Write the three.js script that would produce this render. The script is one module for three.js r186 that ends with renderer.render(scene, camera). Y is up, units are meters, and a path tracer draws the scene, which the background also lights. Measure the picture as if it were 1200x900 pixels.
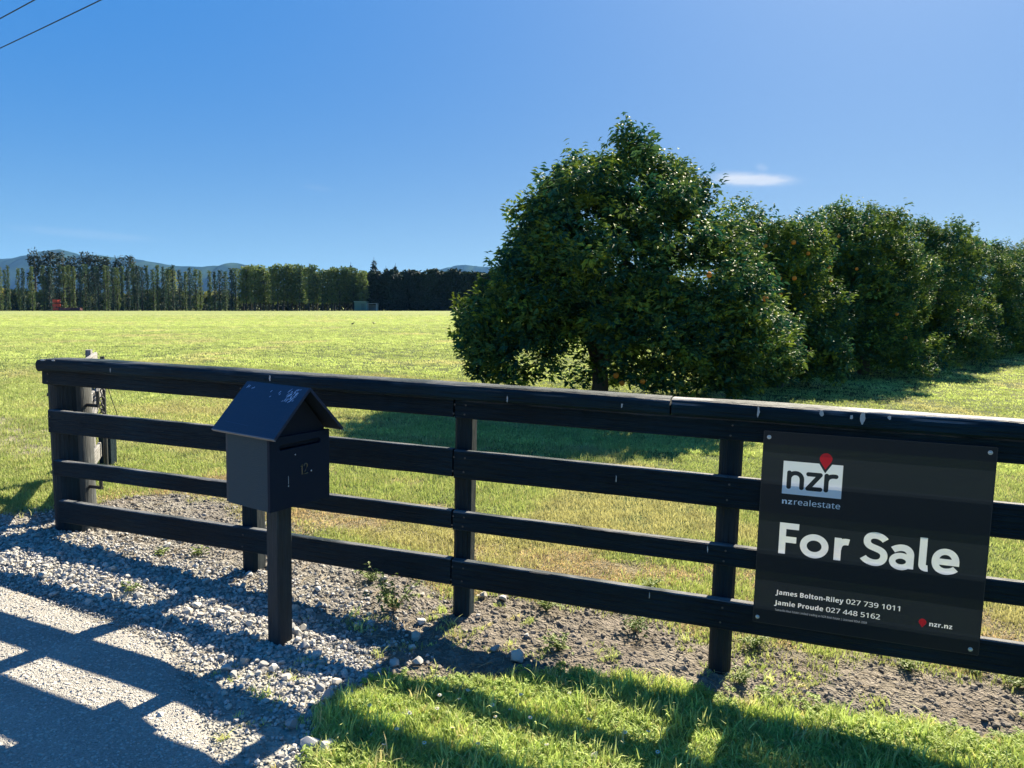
import * as THREE from 'three';
import { mergeGeometries, toCreasedNormals, mergeVertices } from 'three/addons/utils/BufferGeometryUtils.js';
import { ConvexGeometry } from 'three/addons/geometries/ConvexGeometry.js';

// ------------------------------------------------------------------ camera
const scene = new THREE.Scene();
const V = (x, y, z) => new THREE.Vector3(x, y, z);
const EYE = V(0, 1.6, 0), FPX = 861.67, ROLL = 0.02292, PITCH = 0.10757;
const camera = new THREE.PerspectiveCamera(2 * Math.atan(450 / FPX) * 180 / Math.PI, 4 / 3, 0.1, 20000);
const FWD = V(0, -Math.sin(PITCH), -Math.cos(PITCH));
const R0 = V(1, 0, 0), U0 = new THREE.Vector3().crossVectors(R0, FWD);
const RIGHT = R0.clone().multiplyScalar(Math.cos(ROLL)).addScaledVector(U0, Math.sin(ROLL));
const UP = new THREE.Vector3().crossVectors(RIGHT, FWD);
camera.position.copy(EYE);
camera.quaternion.setFromRotationMatrix(new THREE.Matrix4().makeBasis(RIGHT, UP, FWD.clone().negate()));
scene.add(camera);

// ------------------------------------------------------------------ light
const EXPOSURE = 3.65;
const renderer = new THREE.WebGLRenderer({ antialias: true });
renderer.setSize(1024, 768);
renderer.toneMapping = THREE.LinearToneMapping;
renderer.toneMappingExposure = EXPOSURE;
renderer.shadowMap.enabled = true;
const rad = Math.PI / 180;
const SUN_AZ = 29.3 * rad, SUN_EL = 37.4 * rad;
const SUN = V(Math.sin(SUN_AZ) * Math.cos(SUN_EL), Math.sin(SUN_EL), -Math.cos(SUN_AZ) * Math.cos(SUN_EL));
const sun = new THREE.DirectionalLight(new THREE.Color().setRGB(1, 0.88, 0.68), 5);
sun.target.position.set(0, 0, -8);
sun.position.copy(SUN).multiplyScalar(60).add(sun.target.position);
sun.castShadow = true;
Object.assign(sun.shadow.camera, { left: -30, right: 30, top: 30, bottom: -30, near: 1, far: 160 });
sun.shadow.mapSize.set(4096, 4096);
scene.add(sun, sun.target);

// ------------------------------------------------------------------ random and noise
let seed = 12345;
const rnd = () => { seed = (seed + 0x6d2b79f5) | 0; let t = Math.imul(seed ^ (seed >>> 15), 1 | seed); t = (t + Math.imul(t ^ (t >>> 7), 61 | t)) ^ t; return ((t ^ (t >>> 14)) >>> 0) / 4294967296; };
const rr = (a, b) => a + (b - a) * rnd();
const hash = (x, y, s = 0) => { let h = Math.imul(x, 374761393) + Math.imul(y, 668265263) + Math.imul(s, 1274126177); h = Math.imul(h ^ (h >>> 13), 1274126177); return ((h ^ (h >>> 16)) >>> 0) / 4294967296; };
function vnoise(x, y, s = 0, period = 0) {
  const xi = Math.floor(x), yi = Math.floor(y), fx = x - xi, fy = y - yi;
  const w = (a) => period ? ((a % period) + period) % period : a;
  const u = fx * fx * (3 - 2 * fx), v = fy * fy * (3 - 2 * fy);
  const a = hash(w(xi), w(yi), s), b = hash(w(xi + 1), w(yi), s), c = hash(w(xi), w(yi + 1), s), d = hash(w(xi + 1), w(yi + 1), s);
  return a + (b - a) * u + (c - a) * v + (a - b - c + d) * u * v;
}
function fbm(x, y, o = 4, s = 0, period = 0) { let t = 0, a = 0.5, n = 0; for (let i = 0; i < o; i++) { t += a * vnoise(x, y, s + i, period); n += a; x *= 2; y *= 2; period *= 2; a *= 0.5; } return t / n; }
const smooth = (a, b, x) => { const t = Math.min(1, Math.max(0, (x - a) / (b - a))); return t * t * (3 - 2 * t); };
const lerp = (a, b, t) => a + (b - a) * t;
const interp = (pts, x) => { if (x <= pts[0][0]) return pts[0][1]; for (let i = 1; i < pts.length; i++) if (x <= pts[i][0]) return lerp(pts[i - 1][1], pts[i][1], (x - pts[i - 1][0]) / (pts[i][0] - pts[i - 1][0])); return pts.at(-1)[1]; };

// ------------------------------------------------------------------ sky: clear air, paler to the horizon and towards the sun, one wisp of cloud
const ray = (px, py) => FWD.clone().addScaledVector(RIGHT, (px - 600) / FPX).addScaledVector(UP, (450 - py) / FPX);
{
  const W = 3072, H = 1536, data = new Float32Array(W * H * 4);
  const wisps = [[882, 211, 3.3, 0.42, 0.62], [862, 206, 2.0, 0.3, 0.25], [100, 274, 5.0, 0.3, 0.07], [372, 220, 1.4, 0.2, 0.04], [893, 196, 0.5, 0.25, 0.14]].map(([x, y, w, h, k]) => {
    const d = ray(x, y).normalize(); return [Math.atan2(d.x, -d.z) / rad, Math.asin(d.y) / rad, w, h, k];
  });
  for (let j = 0; j < H; j++) {
    const el = (j + 0.5) / H * 180 - 90, sy = Math.sin(el * rad), cy = Math.cos(el * rad), e = Math.max(0, el);
    const hz = Math.exp(-e / 7), low = 1 + 2.5 * Math.exp(-e / 6), top = 1 - 0.25 * smooth(25, 90, e);
    for (let i = 0; i < W; i++) {
      const a = ((i + 0.5) / W - 0.5) * 2 * Math.PI, x = Math.cos(a) * cy, z = Math.sin(a) * cy;
      const ang = Math.acos(Math.min(1, x * SUN.x + sy * SUN.y + z * SUN.z)) / rad;
      const g = 0.62 * Math.exp(-Math.max(ang, 6) / 19) * low;
      let r = 0.003 * top + 0.33 * hz + g, gr = (0.218 + 0.42 * hz) * top + 0.92 * g, b = (0.70 + 0.12 * hz) * top + 0.55 * g;
      if (el > 0 && el < 30) {
        const az = Math.atan2(x, -z) / rad;
        for (const [ca, ce, w, h, k] of wisps) {
          const u = (az - ca) / w, v = (el - ce + 0.12 * u) / h;
          if (Math.abs(u) < 1.3 && Math.abs(v) < 3) {
            const n = fbm(az * 1.6 + 40, el * 9 + 20, 4, 5);
            const c = k * smooth(0, 0.55, Math.exp(-u * u * 2.2 - v * v * 1.6) * (0.35 + 1.1 * n));
            r = lerp(r, 0.95, c); gr = lerp(gr, 0.97, c); b = lerp(b, 1.0, c);
          }
        }
      }
      const o = (j * W + i) * 4;
      data[o] = r / EXPOSURE; data[o + 1] = gr / EXPOSURE; data[o + 2] = b / EXPOSURE; data[o + 3] = 1;
    }
  }
  const t = new THREE.DataTexture(data, W, H, THREE.RGBAFormat, THREE.FloatType);
  t.mapping = THREE.EquirectangularReflectionMapping; t.magFilter = THREE.LinearFilter; t.needsUpdate = true;
  scene.background = t; scene.environment = t;
}

// ------------------------------------------------------------------ helpers for objects
const taken = new Map();
const numbered = (n) => { const k = taken.get(n) ?? 0; taken.set(n, k + 1); return k ? n + '_' + String(k).padStart(3, '0') : n; };
function shade(o) { o.castShadow = o.receiveShadow = true; return o; }
function thing(name, label, category, group) {
  const o = new THREE.Group(); o.name = numbered(name); o.userData = { label, category };
  if (group) o.userData.group = group;
  scene.add(o); return o;
}
function part(name, geometry, material, parent, kind) {
  const m = shade(new THREE.Mesh(geometry, material)); m.name = name; parent.add(m);
  if (kind) m.userData.kind = kind;
  return m;
}
function whole(name, geometry, material, label, category, group) {
  const m = shade(new THREE.Mesh(geometry, material)); m.name = numbered(name); m.userData = { label, category };
  if (group) m.userData.group = group;
  scene.add(m); return m;
}
function instances(name, geometry, material, mats, colors, parent = scene) {
  const m = shade(new THREE.InstancedMesh(geometry, material, mats.length));
  mats.forEach((x, i) => m.setMatrixAt(i, x));
  if (colors) colors.forEach((c, i) => m.setColorAt(i, c));
  m.name = parent === scene ? numbered(name) : name; m.userData.kind = 'stuff'; parent.add(m); return m;
}
const rgb = (r, g, b) => new THREE.Color().setRGB(r, g, b);
const std = (c, roughness = 0.8, o = {}) => new THREE.MeshStandardMaterial({ color: rgb(...c), roughness, ...o });
const leafy = (c, transmission = 0.45, roughness = 0.9, o = {}) => new THREE.MeshPhysicalMaterial({ color: rgb(...c), roughness, transmission, thickness: 0, side: THREE.DoubleSide, specularIntensity: 0.5, ...o });
function matrix(p, rx, ry, rz, sx, sy = sx, sz = sx) { return new THREE.Matrix4().compose(p, new THREE.Quaternion().setFromEuler(new THREE.Euler(rx, ry, rz, 'YXZ')), V(sx, sy, sz)); }
function tris(pos, uv, col) {
  const g = new THREE.BufferGeometry(); g.setAttribute('position', new THREE.Float32BufferAttribute(pos, 3));
  if (uv) g.setAttribute('uv', new THREE.Float32BufferAttribute(uv, 2));
  if (col) g.setAttribute('color', new THREE.Float32BufferAttribute(col, 3));
  g.computeVertexNormals(); return g;
}
const box = (w, h, d, x = 0, y = 0, z = 0) => new THREE.BoxGeometry(w, h, d).translate(x, y, z);
// a tapering limb through points [x, y, z, radius]
function limb(pts, sides = 7) {
  const pos = [], idx = [];
  pts.forEach((p, i) => {
    const a = pts[Math.max(0, i - 1)], b = pts[Math.min(pts.length - 1, i + 1)], d = V(b[0] - a[0], b[1] - a[1], b[2] - a[2]).normalize();
    const u = new THREE.Vector3().crossVectors(Math.abs(d.y) > 0.9 ? V(1, 0, 0) : V(0, 1, 0), d).normalize(), w = new THREE.Vector3().crossVectors(d, u);
    for (let k = 0; k < sides; k++) { const t = k / sides * 2 * Math.PI, r = p[3]; pos.push(p[0] + r * (u.x * Math.cos(t) + w.x * Math.sin(t)), p[1] + r * (u.y * Math.cos(t) + w.y * Math.sin(t)), p[2] + r * (u.z * Math.cos(t) + w.z * Math.sin(t))); }
  });
  for (let i = 0; i < pts.length - 1; i++) for (let k = 0; k < sides; k++) { const a = i * sides + k, b = i * sides + (k + 1) % sides; idx.push(a, b, a + sides, b, b + sides, a + sides); }
  const g = new THREE.BufferGeometry(); g.setAttribute('position', new THREE.Float32BufferAttribute(pos, 3)); g.setIndex(idx); g.computeVertexNormals();
  return g;
}

// ------------------------------------------------------------------ textures (tiling noise; colour near 1, height)
function noiseMaps(size, f, repeatX = 1, repeatY = 1) {
  const c = new Uint8Array(size * size * 4), h = new Uint8Array(size * size * 4);
  for (let y = 0; y < size; y++) for (let x = 0; x < size; x++) {
    const [r, g, b, k] = f(x / size, y / size), o = (y * size + x) * 4;
    c[o] = 255 * Math.min(1, r); c[o + 1] = 255 * Math.min(1, g); c[o + 2] = 255 * Math.min(1, b); c[o + 3] = 255;
    h[o] = h[o + 1] = h[o + 2] = 255 * Math.min(1, Math.max(0, k)); h[o + 3] = 255;
  }
  const make = (d) => { const t = new THREE.DataTexture(d, size, size); t.wrapS = t.wrapT = THREE.RepeatWrapping; t.magFilter = THREE.LinearFilter; t.repeat.set(repeatX, repeatY); t.needsUpdate = true; return t; };
  return [make(c), make(h)];
}
const [soilMap, soilBump] = noiseMaps(1024, (u, v) => {
  const a = fbm(u * 8, v * 8, 4, 1, 8), b = fbm(u * 64, v * 64, 3, 9, 64), c = vnoise(u * 300, v * 300, 3, 300);
  const k = 0.62 + 0.3 * (a - 0.5) + 0.5 * (b - 0.5) + 0.22 * (c - 0.5);
  return [k, k * (0.97 + 0.06 * a), k * (0.95 + 0.08 * b), 0.35 * a + 0.45 * b + 0.2 * c];
}, 0.5, 0.5);
const [gravelMap, gravelBump] = noiseMaps(1024, (u, v) => {
  // packed small stones: cell noise at two sizes
  const cell = (n, s) => { const x = u * n, y = v * n, xi = Math.floor(x), yi = Math.floor(y); let d1 = 9, id = 0; for (let j = -1; j < 2; j++) for (let i = -1; i < 2; i++) { const w = (q) => ((q % n) + n) % n, cx = w(xi + i), cy = w(yi + j), d = Math.hypot(xi + i + hash(cx, cy, s) - x, yi + j + hash(cx, cy, s + 1) - y); if (d < d1) { d1 = d; id = hash(cx, cy, s + 2); } } return [d1, id]; };
  const [d1, i1] = cell(110, 11), [d2, i2] = cell(260, 21), a = fbm(u * 6, v * 6, 3, 4, 6);
  const big = i1 > 0.8, k = (big ? 0.6 + 0.28 * i1 - 0.35 * d1 * d1 : 0.62 + 0.22 * (i2 - 0.5) - 0.1 * d2) + 0.2 * (a - 0.5);
  return [k, k * 0.985, k * (0.94 + 0.05 * i2), big ? 0.9 - 0.9 * d1 * d1 : 0.45 - 0.5 * d2 * d2];
}, 0.8, 0.8);
const [grainMap, grainBump] = noiseMaps(512, (u, v) => {
  const a = fbm(u * 4, v * 40, 4, 31, 4) , b = vnoise(u * 16, v * 200, 41, 200), c = fbm(u * 8, v * 8, 3, 51, 8);
  const k = 0.55 + 0.55 * (a - 0.5) + 0.3 * (b - 0.5) + 0.3 * (c - 0.5);
  return [k, k, k, 0.6 * a + 0.4 * b];
}, 1, 4);

// ------------------------------------------------------------------ the lie of the land
const P0 = V(0.92088, 0, -3.07455), PHI = 0.32933, CF = Math.cos(PHI), SF = Math.sin(PHI);
const toST = (x, z) => [(x - P0.x) * CF + (z - P0.z) * SF, -(x - P0.x) * SF + (z - P0.z) * CF];   // s along the fence, t from it towards the road
const toXZ = (s, t) => [P0.x + s * CF - t * SF, P0.z + s * SF + t * CF];
const LAWN = [[-1.5, 0.9], [-1.36, 0.62], [-1.09, 0.47], [-0.72, 0.17], [-0.28, 0.09], [0.4, 0.05], [1.2, -0.05], [4, -0.1]];
const COMPACT = [[-9, 0.2], [-5, 0.35], [-3.64, 0.5], [-2.31, 0.72], [-1.67, 1.15], [-1.3, 1.45], [-1.0, 2.4]];
const LOOSE = [[-9, -0.1], [-4.3, 0], [-3.19, 0.05], [-2.39, 0.16], [-1.66, 0.36], [-1.44, 0.45], [-1.2, 0.9], [-1.0, 1.6]];
const BACK = [[-9, 0.0], [-4.7, -0.02], [-4.35, -0.25], [-4.1, -0.95], [-3.46, -1.0], [-2.45, -0.6], [-1.45, -0.42], [0, -0.42], [1.3, -0.62], [4, -0.7]];
const lawnAt = (s, t) => Math.min(smooth(-0.1, 0.12, t - 0.05 - interp(LAWN, s) + 0.22 * (fbm(s * 4, t * 4, 3, 71) - 0.5)), smooth(-0.08, 0.1, s + 1.45 - Math.max(0, t - 0.8) * 0.45 + 0.25 * (fbm(s * 5, t * 5, 3, 72) - 0.5)));
const compactAt = (s, t) => smooth(-0.12, 0.12, t - interp(COMPACT, s) + 0.25 * (fbm(s * 3, t * 3, 3, 73) - 0.5)) * (1 - lawnAt(s, t));
const looseAt = (s, t) => smooth(-0.15, 0.15, t - interp(LOOSE, s) + 0.3 * (fbm(s * 3, t * 3, 3, 74) - 0.5)) * (1 - lawnAt(s, t));
const fieldAt = (s, t) => smooth(-0.18, 0.18, interp(BACK, s) - t + 0.5 * (fbm(s * 2.2, t * 2.2, 4, 75) - 0.5));
const strawAt = (s, t) => fieldAt(s, t) * smooth(0.42, 0.62, fbm(s * 1.5, t * 1.8, 4, 76) + 0.3 - 0.5 * smooth(0.2, 1.4, interp(BACK, s) - t - 0.1)) * smooth(-4.6, -4.0, s);
const entryDirt = (s, t) => smooth(-5.2, -6.0, s) * smooth(-1.05, -1.4, t) * smooth(-3.2, -2.2, t) * smooth(0.3, 0.6, fbm(s, t * 1.6, 3, 77) + 0.12);
function gh(x, z) {
  const [s, t] = toST(x, z), d = Math.hypot(x, z);
  const near = -0.043 * 8 * Math.tanh(s / 8) - 0.004, far = 0.0232 * (x < 0 ? Math.max(x, -250) : 15 * Math.tanh(x / 15));
  let h = lerp(near, far, smooth(7, 45, d));
  if (d < 40) h += 0.03 * (fbm(s * 0.8, t * 0.8, 3, 61) - 0.5) * smooth(0.2, 1.2, Math.abs(t));
  if (d < 12) {
    const ridge = t - interp(LOOSE, s) - 0.22;
    h += (1 - lawnAt(s, t)) * 0.012 * Math.exp(-ridge * ridge / 0.03) * smooth(-0.6, -1.6, s) * (0.4 + 1.2 * fbm(s * 2.5, 3, 2, 62));
    h -= 0.032 * smooth(-0.05, 0.55, t);
    h += (0.014 * (fbm(s * 9, t * 9, 3, 63) - 0.5) + 0.03 * (fbm(s * 15, t * 15, 3, 64) - 0.5) * (1 - lawnAt(s, t)) * (1 - fieldAt(s, t))) * (1 - compactAt(s, t));
  }
  return h;
}
function onGround(px, py) { const d = ray(px, py); let h = 0, p; for (let i = 0; i < 25; i++) { p = EYE.clone().addScaledVector(d, (h - EYE.y) / d.y); h = lerp(h, gh(p.x, p.z), 0.7); } p.y = gh(p.x, p.z); return p; }
const atDepth = (px, py, dist) => { const d = ray(px, py); return EYE.clone().addScaledVector(d, dist / -d.z); };

// ------------------------------------------------------------------ ground sheet
{
  const lines = (a, b, step, lo, hi, grow) => { const v = []; for (let x = a; x <= b; x += step) v.push(x); let d = step; while (v.at(-1) < hi) { d *= grow; v.push(v.at(-1) + d); } d = step; while (v[0] > lo) { d *= grow; v.unshift(v[0] - d); } return v; };
  const S = lines(-6.0, 2.0, 0.026, -9000, 9000, 1.1), T = lines(-1.5, 1.4, 0.026, -9000, 300, 1.07);
  const pos = [], col = [], uv = [], idx = [];
  for (const t of T) for (const s of S) {
    const [x, z] = toXZ(s, t); pos.push(x, gh(x, z), z); uv.push(x, z);
    const L = lawnAt(s, t), F = fieldAt(s, t), G = Math.max(looseAt(s, t), compactAt(s, t)) * (1 - F), St = strawAt(s, t), E = entryDirt(s, t);
    const m1 = fbm(s * 0.35, t * 1.1, 4, 81), m2 = fbm(s * 0.03 + 7, t * 0.12, 4, 82), m3 = fbm(s * 0.11, t * 0.5, 3, 83);
    let c = [0.165, 0.145, 0.12];                                             // dry broken soil
    const stony = smooth(-0.9, -2.2, s) * 0.8;
    c = c.map((q, i) => lerp(q, [0.19, 0.18, 0.162][i], stony));
    c = c.map((q, i) => lerp(q, [0.27, 0.26, 0.235][i], G));                   // gravel
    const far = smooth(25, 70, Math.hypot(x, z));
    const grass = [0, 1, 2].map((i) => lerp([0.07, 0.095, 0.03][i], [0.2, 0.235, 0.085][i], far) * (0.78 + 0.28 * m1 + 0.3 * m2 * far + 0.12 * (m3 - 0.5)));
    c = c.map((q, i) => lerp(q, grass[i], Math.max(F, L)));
    c = c.map((q, i) => lerp(q, [0.2, 0.165, 0.11][i], St * 0.75));
    c = c.map((q, i) => lerp(q, [0.26, 0.23, 0.17][i], E * 0.7));
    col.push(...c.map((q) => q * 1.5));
  }
  const n = S.length;
  for (let j = 0; j < T.length - 1; j++) for (let i = 0; i < n - 1; i++) { const a = j * n + i; idx.push(a, a + n, a + 1, a + 1, a + n, a + n + 1); }
  const g = new THREE.BufferGeometry(); g.setAttribute('position', new THREE.Float32BufferAttribute(pos, 3)); g.setAttribute('color', new THREE.Float32BufferAttribute(col, 3)); g.setAttribute('uv', new THREE.Float32BufferAttribute(uv, 2)); g.setIndex(idx); g.computeVertexNormals();
  const m = shade(new THREE.Mesh(g, new THREE.MeshPhysicalMaterial({ color: 0xffffff, vertexColors: true, roughness: 1, specularIntensity: 0.25, map: soilMap, bumpMap: soilBump, bumpScale: 0.045 })));
  m.name = 'ground'; m.userData.kind = 'structure'; scene.add(m);
}

// ------------------------------------------------------------------ hills
{
  const ridge = (name, z0, pts, depth, c, s) => {
    const pos = [], col = [], idx = [], NX = 260, NZ = 28, x0 = pts[0][0], x1 = pts.at(-1)[0];
    for (let j = 0; j <= NZ; j++) for (let i = 0; i <= NX; i++) {
      const px = lerp(x0, x1, i / NX), v = j / NZ, py = interp(pts, px), d = ray(px, py), z = z0 + depth * (1 - v);
      const x = d.x / -d.z * z0, top = EYE.y + d.y / -d.z * z0;
      const gul = fbm(i * 0.3, v * 2.2 + s, 4, 90 + s) - 0.5, prof = Math.pow(Math.cos(v < 0.5 ? (0.5 - v) * Math.PI : (v - 0.5) * Math.PI), 0.9);
      const h = -260 + (top + 260) * (v === 0.5 ? 1 : prof * (1 + 0.55 * gul * Math.abs(v - 0.5) * 2));
      pos.push(x, h, -(z - depth / 2)); const q = fbm(i * 0.2, v * 12, 3, 95 + s), p = smooth(0.45, 0.62, q); col.push(...c.map((a, k) => lerp(a, [0.03, 0.055, 0.03][k], p * 0.7) * (0.75 + 0.5 * q)));
    }
    for (let j = 0; j < NZ; j++) for (let i = 0; i < NX; i++) { const a = j * (NX + 1) + i; idx.push(a, a + NX + 1, a + 1, a + 1, a + NX + 1, a + NX + 2); }
    const g = new THREE.BufferGeometry(); g.setAttribute('position', new THREE.Float32BufferAttribute(pos, 3)); g.setAttribute('color', new THREE.Float32BufferAttribute(col, 3)); g.setIndex(idx); g.computeVertexNormals();
    const m = shade(new THREE.Mesh(g, new THREE.MeshPhysicalMaterial({ vertexColors: true, roughness: 1, specularIntensity: 0, side: THREE.DoubleSide }))); m.name = name; m.userData.kind = 'structure'; scene.add(m);
  };
  ridge('hills', 4200, [[-420, 322], [-250, 312], [-120, 316], [0, 305], [22, 302], [45, 298], [58, 294], [70, 292], [82, 295], [95, 300], [118, 299], [132, 302], [150, 302], [165, 305], [185, 308], [205, 312], [222, 312], [240, 313], [262, 311], [277, 308], [288, 311], [300, 313], [340, 316], [420, 321], [470, 330]], 1500, [0.012, 0.03, 0.032], 1);
  ridge('hills_001', 5600, [[440, 334], [490, 323], [508, 318], [522, 314], [540, 311], [556, 312], [575, 313], [600, 317], [660, 322], [760, 330], [900, 336]], 1500, [0.012, 0.03, 0.035], 2);
}
scene.fog = new THREE.FogExp2(rgb(0.2, 0.48, 1.0), 0.00005);

// ------------------------------------------------------------------ fence: a stained post-and-rail fence in its own axes (x along it, z towards the road)
const stain = { map: grainMap, bumpMap: grainBump, bumpScale: 0.007, vertexColors: true };
const woodM = new THREE.MeshPhysicalMaterial({ color: 0xffffff, roughness: 0.7, specularIntensity: 0.4, ...stain });
const DARK = [0.004, 0.029, 0.046], WORN_SUNLIT = [0.36, 0.36, 0.37], GREY = [0.20, 0.205, 0.2];
// a board: outline [z, y] swept along x, with a wandering surface, colours by colorAt(x, outward y, outward z)
function board(len, outline, colorAt, { step = 0.06, wander = 0.0025, s = 0, taper } = {}) {
  let area = 0; outline.forEach((a, k) => { const b = outline[(k + 1) % outline.length]; area += a[0] * b[1] - b[0] * a[1]; });
  if (area < 0) outline = outline.slice().reverse();
  const n = Math.max(2, Math.round(len / step)), m = outline.length, P = [], per = [0];
  for (let k = 0; k < m; k++) { const a = outline[k], b = outline[(k + 1) % m]; per.push(per[k] + Math.hypot(b[0] - a[0], b[1] - a[1])); }
  for (let i = 0; i <= n; i++) for (let k = 0; k < m; k++) {
    const x = len * i / n, w = taper ? taper(x / len) : 1;
    P.push(V(x, outline[k][1] * w + wander * 2 * (fbm(x * 2.2, k * 0.35 + s, 3, 101) - 0.5), outline[k][0] * w + wander * 2 * (fbm(x * 2.2, k * 0.35 + s + 9, 3, 102) - 0.5)));
  }
  const pos = [], uv = [], col = [];
  const put = (p, u, v, c) => { pos.push(p.x, p.y, p.z); uv.push(u, v); col.push(...c); };
  for (let i = 0; i < n; i++) for (let k = 0; k < m; k++) {
    const k2 = (k + 1) % m, a = outline[k], b = outline[k2], L = Math.hypot(b[0] - a[0], b[1] - a[1]) || 1, ny = -(b[0] - a[0]) / L, nz = (b[1] - a[1]) / L;
    const x0 = len * i / n, x1 = len * (i + 1) / n, q = [P[i * m + k], P[(i + 1) * m + k], P[(i + 1) * m + k2], P[i * m + k2]], U = [[x0 + s, per[k]], [x1 + s, per[k]], [x1 + s, per[k + 1]], [x0 + s, per[k + 1]]];
    const C = [x0, x1, x1, x0].map((x) => colorAt(x, ny, nz));
    for (const e of [0, 1, 2, 0, 2, 3]) put(q[e], U[e][0], U[e][1], C[e]);
  }
  for (const i of [0, n]) for (let k = 1; k < m - 1; k++) { const f = i ? [0, k + 1, k] : [0, k, k + 1]; for (const e of f) put(P[i * m + e], outline[e][0], outline[e][1], colorAt(i ? len : 0, 0, 0)); }
  const g = new THREE.BufferGeometry(); g.setAttribute('position', new THREE.Float32BufferAttribute(pos, 3)); g.setAttribute('uv', new THREE.Float32BufferAttribute(uv, 2)); g.setAttribute('color', new THREE.Float32BufferAttribute(col, 3));
  return toCreasedNormals(g, 0.55);
}
// outlines run so that faces look outwards: front bottom -> front top -> back top -> back bottom
const rect = (z0, z1, y0, y1, c = 0.005) => [[z1, y0 + c], [z1, y1 - c], [z1 - c, y1], [z0 + c, y1], [z0, y1 - c], [z0, y0 + c], [z0 + c, y0], [z1 - c, y0]];
const mixc = (a, b, k) => a.map((q, i) => lerp(q, b[i], k));
const railColor = (s, amount) => (x, ny) => ny > 0.5 ? mixc(DARK, WORN_SUNLIT, amount * smooth(0.25, 0.6, fbm(x * 6, s, 4, 111))) : mixc(DARK, [0.006, 0.016, 0.024], fbm(x * 3, s + 4, 3, 112));  // rail tops paler: sun on the edges painted in along with weathering
const inFence = (o) => { o.position.copy(P0); o.rotation.y = -PHI; return o; };
const fenceGround = (s, t) => { const [x, z] = toXZ(s, t); return gh(x, z); };
{
  const fence = inFence(thing('post_and_rail_fence', 'long black stained wooden post and rail fence with rounded cap rail', 'fence'));
  const rails = [[1.048, 1.137], [0.757, 0.893], [0.499, 0.591], [0.214, 0.347]];
  rails.forEach(([y0, y1], r) => {
    for (const [s0, s1] of [[-3.93 + 0.03 * r, -1.272], [-1.264, 2.62]]) {
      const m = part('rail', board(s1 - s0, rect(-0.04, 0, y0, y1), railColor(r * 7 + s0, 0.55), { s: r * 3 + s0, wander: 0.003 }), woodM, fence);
      m.position.set(s0, -0.004 * s0 + (s0 < -2 ? 0.004 : 0), 0); m.rotation.z = -0.004;
    }
  });
  const capO = (() => { const o = []; const z0 = -0.095, z1 = 0.042, y0 = 1.142, y1 = 1.216, r = 0.034; o.push([z0, y0]); for (let k = 0; k <= 5; k++) { const a = k / 5 * Math.PI / 2; o.push([z0 + r - r * Math.cos(a), y1 - r + r * Math.sin(a)]); } for (let k = 0; k <= 6; k++) { const a = k / 6 * Math.PI / 2; o.push([z1 - r + r * Math.sin(a), y1 - r + r * Math.cos(a)]); } o.push([z1 - 0.006, y0 + 0.012], [z1 - 0.02, y0]); return o; })();
  for (const [s0, s1, w] of [[-3.93, -0.25, 0.28], [-0.243, 2.62, 1.0]]) {
    const m = part('cap_rail', board(s1 - s0, capO, (x, ny) => { const n = fbm(x * 5 + s0, ny * 3, 4, 121); return ny > 0.75 ? mixc(DARK, WORN_SUNLIT, w * smooth(0.3, 0.55, n)) : ny > 0.35 ? mixc(DARK, WORN_SUNLIT, w * smooth(0.5, 0.62, n) * 0.6) : DARK; }, { s: s0, wander: 0.004, step: 0.03, taper: (u) => (s0 < -3 ? 1 - 0.012 * Math.exp(-u * 40) : 1) }), woodM, fence);
    m.position.set(s0, -0.004 * s0, 0); m.rotation.z = -0.004;
    if (s0 > -1) m.userData.label = 'right length of cap rail, its top weathered to pale bare wood';
  }
  const nailG = new THREE.CylinderGeometry(0.0045, 0.0045, 0.004, 8).rotateX(Math.PI / 2), nailM = std([0.09, 0.085, 0.08], 0.6, { metalness: 0.5 });
  for (const s of [-3.88, -2.5, -1.262, -1.205, 0.012]) rails.forEach(([y0, y1]) => { for (const q of [0.25, 0.75]) part('nail', nailG, nailM, fence).position.set(s + (q - 0.5) * 0.012, lerp(y0, y1, q) - 0.004 * s, 0.0012); });
  // posts stand behind the rails; stain on the front, bare grey wood on the side away from it
  const post = (name, s, t, r, top, square, bare, sides) => {
    const y0 = fenceGround(s, t) - 0.12, o = [];
    for (let k = 0; k < sides; k++) { const a = (k + 0.5) / sides * 2 * Math.PI, q = square ? r / Math.max(Math.abs(Math.cos(a)), Math.abs(Math.sin(a))) * 0.98 : r; o.push([q * Math.cos(a), q * Math.sin(a)]); }
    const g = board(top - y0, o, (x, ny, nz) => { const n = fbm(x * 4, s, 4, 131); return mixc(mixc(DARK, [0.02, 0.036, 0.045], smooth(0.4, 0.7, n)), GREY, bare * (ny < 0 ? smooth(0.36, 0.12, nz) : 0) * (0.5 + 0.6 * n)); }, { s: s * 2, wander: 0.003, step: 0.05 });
    g.rotateZ(Math.PI / 2); const m = part(name, g, woodM, fence); m.position.set(s, y0, t); return m;
  };
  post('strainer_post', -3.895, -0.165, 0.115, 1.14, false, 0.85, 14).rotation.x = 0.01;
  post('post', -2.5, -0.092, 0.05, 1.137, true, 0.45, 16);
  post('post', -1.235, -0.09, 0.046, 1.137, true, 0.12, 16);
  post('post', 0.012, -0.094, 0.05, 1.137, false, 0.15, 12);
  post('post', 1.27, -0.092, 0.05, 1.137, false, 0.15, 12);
  const iron = std([0.07, 0.065, 0.06], 0.55, { metalness: 0.7 });
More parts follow.
